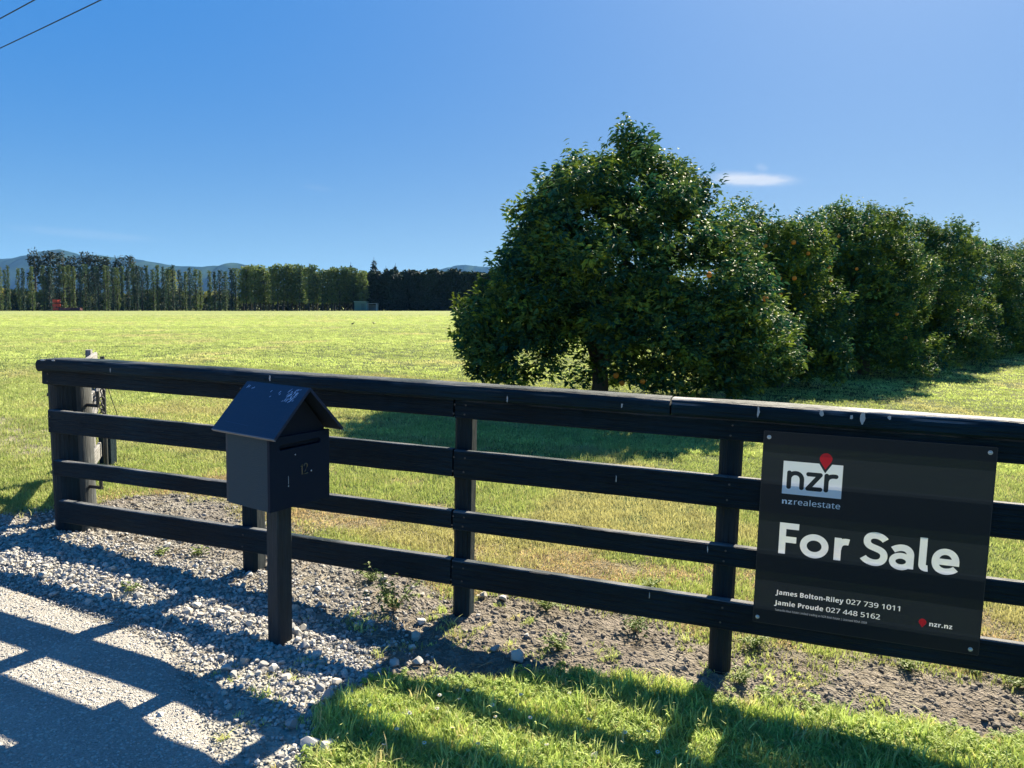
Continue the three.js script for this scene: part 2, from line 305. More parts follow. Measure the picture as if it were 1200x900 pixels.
  for (const [y, t] of [[0.93, -0.17], [0.42, -0.17]]) part('hinge_pin', mergeGeometries([new THREE.CylinderGeometry(0.011, 0.011, 0.16, 8).rotateZ(Math.PI / 2), new THREE.CylinderGeometry(0.01, 0.01, 0.09, 8).translate(0.07, 0.045, 0)]), iron, fence).position.set(-3.76, y, t);
  part('bolt', new THREE.CylinderGeometry(0.014, 0.014, 0.07, 8).rotateZ(Math.PI / 2), iron, fence).position.set(-4.02, 0.98, -0.14);
  // bird droppings on the cap rail
  const white = std([0.4, 0.41, 0.41], 0.9);
  for (const [s, y, w, h] of [[-3.86, 1.2, 0.05, 0.012], [-3.78, 1.202, 0.03, 0.01], [-3.35, 1.17, 0.006, 0.035], [-2.28, 1.185, 0.012, 0.04], [-0.98, 1.165, 0.007, 0.035], [-0.45, 1.175, 0.01, 0.04], [0.115, 1.185, 0.012, 0.055], [0.355, 1.195, 0.018, 0.03], [0.465, 1.19, 0.013, 0.02], [0.505, 1.188, 0.022, 0.055], [0.6, 1.198, 0.014, 0.018], [-0.47, 0.835, 0.005, 0.04], [-0.06, 0.565, 0.005, 0.035], [-0.3, 0.32, 0.005, 0.04]]) {
    const sh = new THREE.Shape(), N = 14; for (let k = 0; k <= N; k++) { const a = k / N * 2 * Math.PI, q = 0.6 + 0.5 * hash(k % N, Math.round(s * 100), 3), x = w / 2 * Math.cos(a) * q, yy = h / 2 * Math.sin(a) * q; k ? sh.lineTo(x, yy) : sh.moveTo(x, yy); }
    part('dropping', new THREE.ExtrudeGeometry(sh, { depth: 0.0012, bevelEnabled: false }), white, fence).position.set(s, y - 0.004 * s, y > 1 ? 0.0415 : 0.0015);
  }
}

// ------------------------------------------------------------------ the gate, swung open behind the big post, seen along its length
{
  const hinge = V(-2.83, 0, -4.62), end = onGround(118, 552);
  const dir = V(end.x - hinge.x, 0, end.z - hinge.z), L = Math.min(2.0, dir.length()); dir.normalize();
  const gate = thing('farm_gate', 'weathered grey wooden gate swung open behind the thick end post', 'gate');
  gate.position.set(hinge.x, gh(hinge.x, hinge.z), hinge.z); gate.rotation.y = Math.atan2(-dir.z, dir.x);
  const greyM = new THREE.MeshStandardMaterial({ color: 0xffffff, roughness: 0.85, ...stain });
  const gc = (s) => (x, ny) => mixc([0.5, 0.5, 0.49], [0.3, 0.3, 0.3], fbm(x * 4, s, 3, 141));
  for (const [y, h, s] of [[0.1, 0.12, 1], [0.33, 0.1, 2], [0.57, 0.1, 3], [0.82, 0.13, 4]]) { const m = part('gate_board', board(L, rect(-0.012, 0.012, y, y + h), gc(s), { s }), greyM, gate); m.rotation.z = 0.035; }
  for (const [x, s, c] of [[0.06, 5, 0], [L - 0.12, 6, 0]]) { const m = part('stile', board(0.98, rect(-0.02, 0.02, -0.04, 0.04), gc(s), { s }).rotateZ(Math.PI / 2), greyM, gate); m.position.set(x, 0.04, -0.034); }
  const br = part('brace', board(1.5, rect(-0.015, 0.015, -0.04, 0.04), gc(9), { s: 9 }), greyM, gate); br.position.set(0.15, 0.15, 0.03); br.rotation.z = 0.5;
  const dk = std([0.03, 0.033, 0.036], 0.6);
  for (const x of [0.5, L - 0.03]) part('iron_bar', new THREE.CylinderGeometry(0.016, 0.016, 0.92, 8).translate(0, 0.5, 0), dk, gate).position.set(x, 0, 0.045);
  const chain = []; for (let k = 0; k < 14; k++) chain.push(new THREE.TorusGeometry(0.018, 0.005, 5, 8).rotateY(k % 2 ? 1.2 : 0).translate(L - 0.3 + 0.05 * Math.sin(k * 0.5), 0.85 - k * 0.028, 0.07));
  part('chain', mergeGeometries(chain), dk, gate);
  part('wire', limb([[L - 0.02, 0.78, 0.06, 0.003], [L + 0.03, 0.62, 0.09, 0.003], [L + 0.06, 0.5, 0.12, 0.003], [L + 0.05, 0.42, 0.14, 0.003]], 5), dk, gate);
  const p = onGround(127, 545), st = thing('stub_post', 'short dark square post standing behind the fence beside the gate', 'post');
  st.position.copy(p); part('shaft', board(0.43, rect(-0.05, 0.05, -0.05, 0.05), () => DARK, {}).rotateZ(Math.PI / 2), woodM, st).position.y = -0.1;
  part('top_cap', box(0.112, 0.02, 0.112, 0, 0.335, 0), woodM.clone(), st).material.vertexColors = false;
  st.children[1].material.color.setRGB(...DARK);
}

// ------------------------------------------------------------------ mailbox
{
  const c = V(-1.026, 0, -3.197), mb = thing('mailbox', 'dark blue house shaped wooden mailbox on a square post', 'mailbox');
  const g0 = gh(c.x, c.z); mb.position.set(c.x, g0, c.z); mb.rotation.y = Math.atan2(0.841, 0.541);
  const canvas = (w, h, f) => { const k = document.createElement('canvas'); k.width = w; k.height = h; f(k.getContext('2d')); const t = new THREE.CanvasTexture(k); t.colorSpace = THREE.SRGBColorSpace; t.magFilter = THREE.LinearFilter; return t; };
  const W = 0.327, D = 0.289, y0 = 0.715 - g0, y1 = 1.026 - g0, ya = 1.225 - g0, th = 0.014;
  const paint = new THREE.MeshStandardMaterial({ color: rgb(0.012, 0.028, 0.045), roughness: 0.6, bumpMap: grainBump, bumpScale: 0.001 });
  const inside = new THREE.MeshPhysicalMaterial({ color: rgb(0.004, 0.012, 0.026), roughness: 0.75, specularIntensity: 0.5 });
  const pm = new THREE.MeshStandardMaterial({ color: 0xffffff, roughness: 0.7, ...stain });
  const post = part('post', board(y0 + 0.12, rect(-0.04, 0.04, -0.04, 0.04, 0.006), (x) => mixc([0.025, 0.042, 0.052], DARK, fbm(x * 5, 3, 3, 151)), { wander: 0.0015 }).rotateZ(Math.PI / 2), pm, mb); post.position.y = -0.12; 
  const front = new THREE.Shape([[-W / 2, y0], [W / 2, y0], [W / 2, y1], [-W / 2, y1]].map((p) => new THREE.Vector2(...p)));
  const slot = new THREE.Path(), sy = y1 - 0.045, sx0 = -W / 2 + 0.062, sx1 = W / 2 - 0.062, sr = 0.0125;
  slot.moveTo(sx0, sy - sr); slot.lineTo(sx1, sy - sr + 0.004); slot.absarc(sx1, sy + 0.004, sr, -Math.PI / 2, Math.PI / 2, false); slot.lineTo(sx0, sy + sr); slot.absarc(sx0, sy, sr, Math.PI / 2, Math.PI * 1.5, false); front.holes.push(slot);
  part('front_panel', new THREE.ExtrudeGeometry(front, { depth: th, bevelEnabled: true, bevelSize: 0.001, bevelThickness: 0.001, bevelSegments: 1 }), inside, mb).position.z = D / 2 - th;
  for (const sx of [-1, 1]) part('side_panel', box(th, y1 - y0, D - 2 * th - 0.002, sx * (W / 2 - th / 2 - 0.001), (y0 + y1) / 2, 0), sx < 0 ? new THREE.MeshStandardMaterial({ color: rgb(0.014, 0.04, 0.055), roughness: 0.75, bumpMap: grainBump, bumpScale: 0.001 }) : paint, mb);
  part('back_panel', box(W - 0.004, y1 - y0 - 0.004, th, 0, (y0 + y1) / 2, -D / 2 + th / 2), paint, mb);
  part('floor_panel', box(W - 2 * th - 0.004, th, D - 2 * th - 0.004, 0, y0 + th / 2 + 0.002, 0), paint, mb);
  const gableShadeM = std([0.003, 0.006, 0.014], 0.9);  // near-black colour paints in the shade of the open gable recess
  const gab = new THREE.Shape([[-W / 2 + 0.016, y1 - 0.05], [W / 2 - 0.016, y1 - 0.05], [W / 2 - 0.016, y1 + 0.012], [0, ya - 0.016], [-W / 2 + 0.016, y1 + 0.012]].map((p) => new THREE.Vector2(...p)));
  for (const z of [0.118, -D / 2 - 0.001]) part('gable', new THREE.ExtrudeGeometry(gab, { depth: 0.012, bevelEnabled: false }), gableShadeM, mb).position.z = z;
  // roof: two boards, the near one scraped to bare metal near the ridge
  const roofL = 0.405, zc = 0.004, run = W / 2 + 0.022, rise = 0.192, len = Math.hypot(run, rise), ang = Math.atan2(rise, run);
  const wear = canvas(512, 512, (q) => {
    q.fillStyle = '#10243e'; q.fillRect(0, 0, 512, 512);
    for (let i = 0; i < 1500; i++) { q.strokeStyle = rnd() > 0.5 ? 'rgba(10,26,54,0.25)' : 'rgba(24,46,80,0.2)'; q.lineWidth = rr(1, 2); const x = rr(-40, 512), y = rr(0, 512); q.beginPath(); q.moveTo(x, y); q.lineTo(x + rr(20, 140), y + rr(-2, 2)); q.stroke(); }
    q.lineCap = 'round'; q.strokeStyle = 'rgba(190,205,225,0.9)';
    for (let i = 0; i < 46; i++) { const x = 512 - rr(45, 130), y = rr(18, 150), l = rr(8, 34); q.lineWidth = rr(2, 5.5); q.beginPath(); q.moveTo(x, y); q.lineTo(x - l * 0.25, y + l); q.stroke(); }
    for (const [x, y, l] of [[40, 36, 30], [52, 40, 20], [95, 50, 14], [250, 64, 16], [320, 60, 24], [330, 86, 12], [270, 120, 10], [85, 60, 8]]) { q.lineWidth = 5; q.beginPath(); q.moveTo(x, y); q.lineTo(x - 5, y + l); q.stroke(); }
    q.strokeStyle = 'rgba(120,140,170,0.5)'; q.lineWidth = 1.5; q.beginPath(); q.moveTo(60, 420); q.lineTo(260, 432); q.stroke();
  });
  const roofM = new THREE.MeshStandardMaterial({ map: wear, roughness: 0.5, bumpMap: grainBump, bumpScale: 0.0008 });
  const edgeM = new THREE.MeshStandardMaterial({ color: rgb(0.16, 0.16, 0.17), roughness: 0.6 });
  for (const sx of [-1, 1]) {
    const slab = new THREE.BoxGeometry(roofL, 0.012, len).translate(0, 0, len / 2);
    const uvs = slab.attributes.uv, ps = slab.attributes.position; for (let i = 0; i < uvs.count; i++) uvs.setXY(i, 0.5 + (sx < 0 ? 1 : -1) * ps.getX(i) / roofL * 1, 1 - ps.getZ(i) / len);
    const grp = part('roof_board', slab, [roofM, roofM, roofM, inside, roofM, roofM], mb); grp.rotation.set(0, sx * Math.PI / 2, 0); grp.rotation.order = 'YXZ'; grp.rotation.x = ang; grp.position.set(sx * 0.001, ya, zc);  // underside takes the dark material: shade below the roof painted in
    part('edge_strip', new THREE.BoxGeometry(roofL, 0.013, 0.004).translate(0, 0, len + 0.002), edgeM, grp);
  }
  // house number: thin brass strokes
  const brass = std([0.14, 0.12, 0.07], 0.5, { metalness: 0.3 });
  const strokeGeo = (pts) => limb(pts.map(([x, y]) => [x, y, 0, 0.0028]), 6);
  part('house_number', strokeGeo([[-0.014, 0.012], [-0.006, 0.022], [-0.006, 0], [-0.006, -0.023]]), brass, mb).position.set(0.012, y1 - 0.155, D / 2 + 0.001);
  part('house_number', strokeGeo([[0.004, 0.012], [0.008, 0.02], [0.015, 0.023], [0.022, 0.018], [0.022, 0.008], [0.012, -0.008], [0.003, -0.023], [0.014, -0.022], [0.026, -0.021]]), brass, mb).position.set(0.012, y1 - 0.155, D / 2 + 0.001);
  const chip = std([0.5, 0.55, 0.58], 0.7);
  for (const [x, y, r] of [[0.058, y1 - 0.17, 0.004], [-0.068, y1 - 0.215, 0.003], [-0.03, y1 - 0.085, 0.003]]) part('screw', new THREE.SphereGeometry(r, 10, 6).scale(1, 1, 0.5), chip, mb).position.set(x, y, D / 2 + 0.001);
  part('scratch', box(0.0015, 0.035, 0.001, -0.068, y1 - 0.19, D / 2 + 0.0012), chip, mb);
}

// ------------------------------------------------------------------ for-sale sign screwed to the rails
{
  const sign = inFence(thing('for_sale_sign', 'black real estate board reading For Sale, screwed to the fence rails', 'sign'));
  const SW = 0.836, SH = 0.822, K = 1600, cw = Math.round(SW * K), ch = Math.round(SH * K);
  const draw = (q, mono) => {
    const bg = mono ? '#a8a8a8' : 'rgb(32,40,48)', fg = mono ? '#909090' : '#fbfcfd', red = mono ? '#303030' : '#d8232f';
    q.fillStyle = bg; q.fillRect(0, 0, cw, ch);
    const X = (s) => (s - 0.144) * K, Y = (y) => (1.101 - y) * K;
    // logo: white panel with cut-out letters and a map pin
    q.fillStyle = mono ? '#707070' : '#f2f6fa'; q.fillRect(X(0.2255), Y(0.984), 0.2265 * K, 0.1385 * K);
    const pin = (cx, cy, r, tip) => { q.beginPath(); q.arc(cx, cy, r, Math.PI * 0.86, Math.PI * 0.14, false); q.quadraticCurveTo(cx + r * 0.55, cy + (tip - cy) * 0.55, cx, tip); q.quadraticCurveTo(cx - r * 0.55, cy + (tip - cy) * 0.55, cx + r * Math.cos(Math.PI * 0.86), cy + r * Math.sin(Math.PI * 0.86)); q.closePath(); q.fill(); };
    q.fillStyle = bg; pin(X(0.386), Y(1.005), 0.0315 * K, Y(0.946)); q.fillStyle = red; pin(X(0.386), Y(1.005), 0.0238 * K, Y(0.961));
    q.lineCap = 'round'; q.lineJoin = 'round'; q.strokeStyle = bg; q.lineWidth = 0.0175 * K;
    const path = (pts, f) => { q.beginPath(); f(q); q.stroke(); };
    path(0, () => { q.moveTo(X(0.2505), Y(0.936)); q.lineTo(X(0.2505), Y(0.876)); q.moveTo(X(0.2505), Y(0.911)); q.bezierCurveTo(X(0.2515), Y(0.944), X(0.3), Y(0.945), X(0.3), Y(0.908)); q.lineTo(X(0.3), Y(0.876)); });
    path(0, () => { q.moveTo(X(0.324), Y(0.936)); q.lineTo(X(0.369), Y(0.936)); q.lineTo(X(0.324), Y(0.876)); q.lineTo(X(0.371), Y(0.876)); });
    path(0, () => { q.moveTo(X(0.393), Y(0.936)); q.lineTo(X(0.393), Y(0.876)); q.moveTo(X(0.393), Y(0.911)); q.quadraticCurveTo(X(0.395), Y(0.938), X(0.428), Y(0.935)); });
    const fit = (text, font, x0, x1, y, h) => { q.save(); q.font = font; const w = q.measureText(text).width; q.translate(X(x0), Y(y)); q.scale((x1 - x0) * K / w, h); q.fillText(text, 0, 0); q.restore(); };
    q.fillStyle = mono ? '#222' : '#e6ecf2';
    fit('nz', 'bold 52px sans-serif', 0.2255, 0.2695, 0.803, 1); fit('realestate', '52px sans-serif', 0.272, 0.453, 0.803, 1);
    // For Sale, drawn as even strokes
    q.strokeStyle = fg; q.lineWidth = 0.0265 * K; q.lineCap = 'butt'; q.lineJoin = 'miter';
    const B = 0.5895;
    path(0, () => { q.moveTo(X(0.2395), Y(B)); q.lineTo(X(0.2395), Y(0.7095)); q.lineTo(X(0.302), Y(0.7095)); q.moveTo(X(0.2395), Y(0.652)); q.lineTo(X(0.294), Y(0.652)); });
    q.beginPath(); q.ellipse(X(0.3635), Y(B + 0.047), 0.0415 * K, 0.0375 * K, 0, 0, 7); q.stroke();
    path(0, () => { q.moveTo(X(0.4525), Y(B)); q.lineTo(X(0.4525), Y(0.684)); q.moveTo(X(0.4535), Y(0.636)); q.quadraticCurveTo(X(0.456), Y(0.676), X(0.494), Y(0.669)); });
    path(0, () => { q.moveTo(X(0.6265), Y(0.693)); q.bezierCurveTo(X(0.603), Y(0.722), X(0.5535), Y(0.715), X(0.5605), Y(0.681)); q.bezierCurveTo(X(0.566), Y(0.652), X(0.626), Y(0.665), X(0.624), Y(0.627)); q.bezierCurveTo(X(0.622), Y(0.588), X(0.567), Y(0.593), X(0.548), Y(0.618)); });
    path(0, () => { q.moveTo(X(0.655), Y(0.661)); q.bezierCurveTo(X(0.683), Y(0.682), X(0.7185), Y(0.675), X(0.7185), Y(0.643)); q.lineTo(X(0.7185), Y(B)); });
    q.lineWidth = 0.0235 * K; q.beginPath(); q.ellipse(X(0.6855), Y(B + 0.027), 0.0305 * K, 0.0235 * K, 0, 0, 7); q.stroke(); q.lineWidth = 0.0265 * K;
    path(0, () => { q.moveTo(X(0.7615), Y(0.724)); q.lineTo(X(0.7615), Y(0.615)); q.quadraticCurveTo(X(0.762), Y(0.599), X(0.782), Y(0.601)); });
    q.lineWidth = 0.025 * K; path(0, () => { q.moveTo(X(0.808), Y(B + 0.0455)); q.lineTo(X(0.877), Y(B + 0.0455)); q.bezierCurveTo(X(0.877), Y(B + 0.1), X(0.806), Y(B + 0.102), X(0.806), Y(B + 0.046)); q.bezierCurveTo(X(0.806), Y(B), X(0.857), Y(B), X(0.878), Y(B + 0.022)); });
    q.fillStyle = fg;
    fit('James Bolton-Riley', 'bold 52px sans-serif', 0.229, 0.489, 0.411, 0.86); fit('027 739 1011', '52px sans-serif', 0.4975, 0.7035, 0.4115, 0.86); fit('027 739 1011', '52px sans-serif', 0.4983, 0.7043, 0.4115, 0.86);
    fit('Jamie Proude', 'bold 52px sans-serif', 0.2265, 0.416, 0.3655, 0.86); fit('027 448 5162', '52px sans-serif', 0.424, 0.629, 0.3655, 0.86); fit('027 448 5162', '52px sans-serif', 0.4248, 0.6298, 0.3655, 0.86);
    q.globalAlpha = 0.75; fit('Tamarillo Real Estate Limited trading as NZR Real Estate | Licensed REAA 2008', '20px sans-serif', 0.2275, 0.582, 0.3395, 0.95); q.globalAlpha = 1;
    fit('nzr.nz', 'bold 52px sans-serif', 0.8025, 0.886, 0.3675, 0.78);
    q.fillStyle = red; pin(X(0.7805), Y(0.381), 0.0135 * K, Y(0.358));
  };
  const tex = (mono) => { const k = document.createElement('canvas'); k.width = cw; k.height = ch; draw(k.getContext('2d'), mono); const t = new THREE.CanvasTexture(k); if (!mono) t.colorSpace = THREE.SRGBColorSpace; t.magFilter = THREE.LinearFilter; return t; };
  const sheet = new THREE.MeshPhysicalMaterial({ map: tex(false), transmission: 0.6, transmissionMap: tex(true), thickness: 0, roughness: 0.45, specularIntensity: 0.55, side: THREE.DoubleSide });
  const rim = std([0.02, 0.02, 0.022], 0.6);
  const p = part('printed_sheet', new THREE.PlaneGeometry(SW, SH), sheet, sign); p.position.set(0.144 + SW / 2, 1.101 - SH / 2, 0.0085);
  const e = 0.003; part('sheet_edge', mergeGeometries([box(SW, e, 0.004, 0, SH / 2 + e / 2, 0), box(SW, e, 0.004, 0, -SH / 2 - e / 2, 0), box(e, SH, 0.004, SW / 2 + e / 2, 0, 0), box(e, SH, 0.004, -SW / 2 - e / 2, 0, 0)]), rim, sign).position.set(0.144 + SW / 2, 1.101 - SH / 2, 0.0065);
  const zinc = std([0.6, 0.62, 0.64], 0.4, { metalness: 0.6 });
  const head = new THREE.LatheGeometry([[0, 0.004], [0.003, 0.0038], [0.0066, 0.0022], [0.0078, 0]].map((q) => new THREE.Vector2(...q)), 16).rotateX(Math.PI / 2), washer = new THREE.CylinderGeometry(0.0105, 0.0105, 0.0012, 18).rotateX(Math.PI / 2);
  for (const [s, y] of [[0.163, 1.078], [0.958, 1.082], [0.16, 0.301], [0.953, 0.298]]) { const sc = part('screw', head, zinc, sign); sc.position.set(s, y, 0.0105); sc.scale.set(0.8, 0.8, 1); part('washer', washer, zinc, sc).position.z = -0.0008; }
}

// ------------------------------------------------------------------ gravel driveway: packed sheet, single stones, and finer gravel
const stoneShapes = [];
for (let k = 0; k < 7; k++) {
  const p = []; for (let i = 0; i < 17; i++) { const d = V(rr(-1, 1), rr(-1, 1), rr(-1, 1)).normalize(); p.push(V(d.x * rr(0.42, 0.56), d.y * rr(0.28, 0.4), d.z * rr(0.36, 0.5))); }
  stoneShapes.push(toCreasedNormals(new ConvexGeometry(p), 0.35));
}
const stoneM = [[0.36, 0.35, 0.32], [0.43, 0.42, 0.39], [0.29, 0.29, 0.28], [0.38, 0.35, 0.30]].map((c) => std(c, 0.9, { bumpMap: soilBump, bumpScale: 0.002 }));
const white1 = std([1, 1, 1], 0.92);
{
  const drive = new THREE.Group(); drive.name = 'gravel_driveway'; drive.userData.kind = 'structure'; scene.add(drive);
  const pos = [], uv = [], idx = [], NS = 190, NT = 70;
  for (let j = 0; j <= NT; j++) for (let i = 0; i <= NS; i++) {
    const s = lerp(-12, -0.4, i / NS), t0 = interp(COMPACT, s) + 0.1 * (fbm(s * 3, 1, 3, 201) - 0.5), t = lerp(t0, Math.max(t0 + 0.3, 3.6), j / NT), [x, z] = toXZ(s, t);
    const edge = Math.min(smooth(0, 0.1, t - t0), smooth(-0.4, -0.75, s + (t > 2.2 ? 0 : 0)));
    pos.push(x, gh(x, z) - 0.016 + 0.024 * edge * (1 - lawnAt(s, t)), z); uv.push(x, z);
  }
  for (let j = 0; j < NT; j++) for (let i = 0; i < NS; i++) { const a = j * (NS + 1) + i; idx.push(a, a + NS + 1, a + 1, a + 1, a + NS + 1, a + NS + 2); }
  const g = new THREE.BufferGeometry(); g.setAttribute('position', new THREE.Float32BufferAttribute(pos, 3)); g.setAttribute('uv', new THREE.Float32BufferAttribute(uv, 2)); g.setIndex(idx); g.computeVertexNormals();
  part('packed_surface', g, std([0.50, 0.485, 0.445], 0.95, { map: gravelMap, bumpMap: gravelBump, bumpScale: 0.012 }), drive);
  // loose stones that can be told apart
  let n = 0, guard = 0;
  const spots = [];
  while (n < 290 && guard++ < 20000) {
    const s = rr(-4.2, -0.85), t = rr(-0.35, 1.35), L = lawnAt(s, t), b = t - interp(LOOSE, s), band = Math.exp(-Math.pow((b - 0.26) / 0.22, 2)), C = compactAt(s, t);
    const [x, z] = toXZ(s, t); if (z > -2.15) continue;
    if (rnd() > (0.1 + band) * (1 - 0.75 * L) * (1 - 0.8 * C) * (fbm(s * 3, t * 3, 2, 205) + 0.25)) continue;
    const r = lerp(0.027, 0.056, Math.pow(rnd(), 1.9)) * (L > 0.5 ? 0.85 : 1);
    if (spots.some((q) => Math.hypot(q[0] - x, q[1] - z) < (q[2] + r) * 0.42)) continue;
    spots.push([x, z, r]); n++;
    const m = part(numbered('stone'), stoneShapes[Math.floor(rnd() * 7)], stoneM[Math.floor(rnd() * 4)], drive);
    m.position.set(x, gh(x, z) + r * 0.22, z); m.rotation.set(rr(-0.4, 0.4), rr(0, 6.28), rr(-0.4, 0.4)); m.scale.setScalar(r * rr(0.95, 1.2));
  }
  const gm = [], gc = [];
  for (let k = 0; k < 130000 && gm.length < 42000; k++) {
    const s = rr(-5.2, -0.6), t = rr(-1.2, 1.5), [x, z] = toXZ(s, t); if (z > -2.1) continue;
    const L = lawnAt(s, t), b = t - interp(LOOSE, s), band = Math.exp(-Math.pow((b - 0.25) / 0.28, 2)), C = compactAt(s, t), F = fieldAt(s, t);
    if (rnd() > (0.13 * smooth(-0.9, 0, b) + 0.9 * band + 0.35 * C) * (1 - 0.9 * L) * (1 - 0.8 * F) * smooth(-0.4, -1.6, s)) continue;
    const r = (C > 0.5 ? lerp(0.005, 0.016, Math.pow(rnd(), 2.6)) : lerp(0.008, 0.028, Math.pow(rnd(), 2)));
    gm.push(matrix(V(x, gh(x, z) + r * 0.12 + (C > 0.5 ? 0.006 : 0), z), rr(-0.5, 0.5), rr(0, 6.28), rr(-0.5, 0.5), r));
    const q = rr(0.24, 0.46); gc.push(rgb(q, q * 0.97, q * rr(0.85, 0.95)));
  }
  instances('fine_gravel', stoneShapes[2], white1, gm, gc, drive);
}

// ------------------------------------------------------------------ broken soil under the fence, dry twigs and straw
{
  const m = [], c = [];
  for (let k = 0; k < 60000 && m.length < 14000; k++) {
    const s = rr(-4.5, 1.9), t = rr(-1.5, 0.9), [x, z] = toXZ(s, t);
    const keep = (1 - lawnAt(s, t)) * (1 - fieldAt(s, t)) * (1 - 0.8 * looseAt(s, t)) * (1 - compactAt(s, t));
    if (rnd() > keep * (0.3 + fbm(s * 4, t * 4, 2, 211))) continue;
    const r = lerp(0.004, 0.036, Math.pow(rnd(), 4)), q = rr(0.6, 1.2), st = smooth(-0.8, -2.0, s) * rnd();
    m.push(matrix(V(x, gh(x, z) - r * 0.02, z), rr(-0.6, 0.6), rr(0, 6.28), rr(-0.6, 0.6), r * rr(0.8, 1.5), r * rr(0.6, 0.9), r));
    c.push(rgb(lerp(0.15, 0.27, st) * q, lerp(0.132, 0.255, st) * q, lerp(0.11, 0.23, st) * q));
  }
  const clod = []; for (let i = 0; i < 40; i++) { const d = V(rr(-1, 1), rr(-1, 1), rr(-1, 1)).normalize(); clod.push(d.multiplyScalar(rr(0.4, 0.56))); }
  instances('soil_clods', new ConvexGeometry(clod), white1, m, c).userData.label = 'dark broken soil along the fence line';
  const tw = limb([[-0.5, 0, 0, 0.012], [-0.1, 0.03, 0.05, 0.014], [0.25, 0.0, 0.02, 0.011], [0.5, 0.02, -0.06, 0.006]], 4), tm = [], tc = [];
  for (let k = 0; k < 9000 && tm.length < 1500; k++) {
    const s = rr(-4.5, 1.9), t = rr(-1.6, 0.8), [x, z] = toXZ(s, t);
    if (rnd() > (1 - lawnAt(s, t)) * (1 - 0.7 * looseAt(s, t)) * 0.5) continue;
    tm.push(matrix(V(x, gh(x, z) + 0.008, z), rr(-0.15, 0.15), rr(0, 6.28), rr(-0.2, 0.2), rr(0.04, 0.13))); const q = rr(0.5, 1.1); tc.push(rgb(0.34 * q, 0.27 * q, 0.17 * q));
  }
  instances('straw_litter', tw, white1, tm, tc).userData.label = 'dry stalks and straw scattered on the bare soil';
}

// ------------------------------------------------------------------ grass
function tuft(n, h, spread, width, lean, seg = 3) {
  const pos = [];
  for (let k = 0; k < n; k++) {
    const a = rr(0, 6.28), r = spread * Math.sqrt(rnd()), x0 = r * Math.cos(a), z0 = r * Math.sin(a), b = rr(0, 6.28), L = h * rr(0.5, 1.1), ln = lean * rr(0.2, 1.2), f = rr(0, 6.28), w = width * rr(0.7, 1.2);
    let px = x0, py = -0.004, pz = z0, q = [];
    for (let i = 0; i <= seg; i++) { const u = i / seg, t = ln * u * 1.3, ww = w * (1 - 0.92 * u * u); q.push([px, py, pz, ww]); px += L / seg * Math.sin(t) * Math.cos(b); pz += L / seg * Math.sin(t) * Math.sin(b); py += L / seg * Math.cos(t); }
    const ux = Math.cos(f), uz = Math.sin(f);
    for (let i = 0; i < seg; i++) { const A = q[i], B = q[i + 1], l = (p, s) => [p[0] + s * p[3] * ux, p[1], p[2] + s * p[3] * uz]; pos.push(...l(A, -1), ...l(A, 1), ...l(B, 1), ...l(A, -1), ...l(B, 1), ...l(B, -1)); }
  }
  return tris(pos);
}
const grassM = leafy([1, 1, 1], 0.5, 0.75), strawM = leafy([1, 1, 1], 0.3, 0.9);
const G1 = [0.25, 0.38, 0.06], G2 = [0.5, 0.56, 0.19], DRY = [0.6, 0.5, 0.26];
const grassColor = (k, dry) => { const q = rr(0.6, 1.25), c = mixc(mixc(G1, G2, k), DRY, dry); return rgb(c[0] * q, c[1] * q, c[2] * q); };
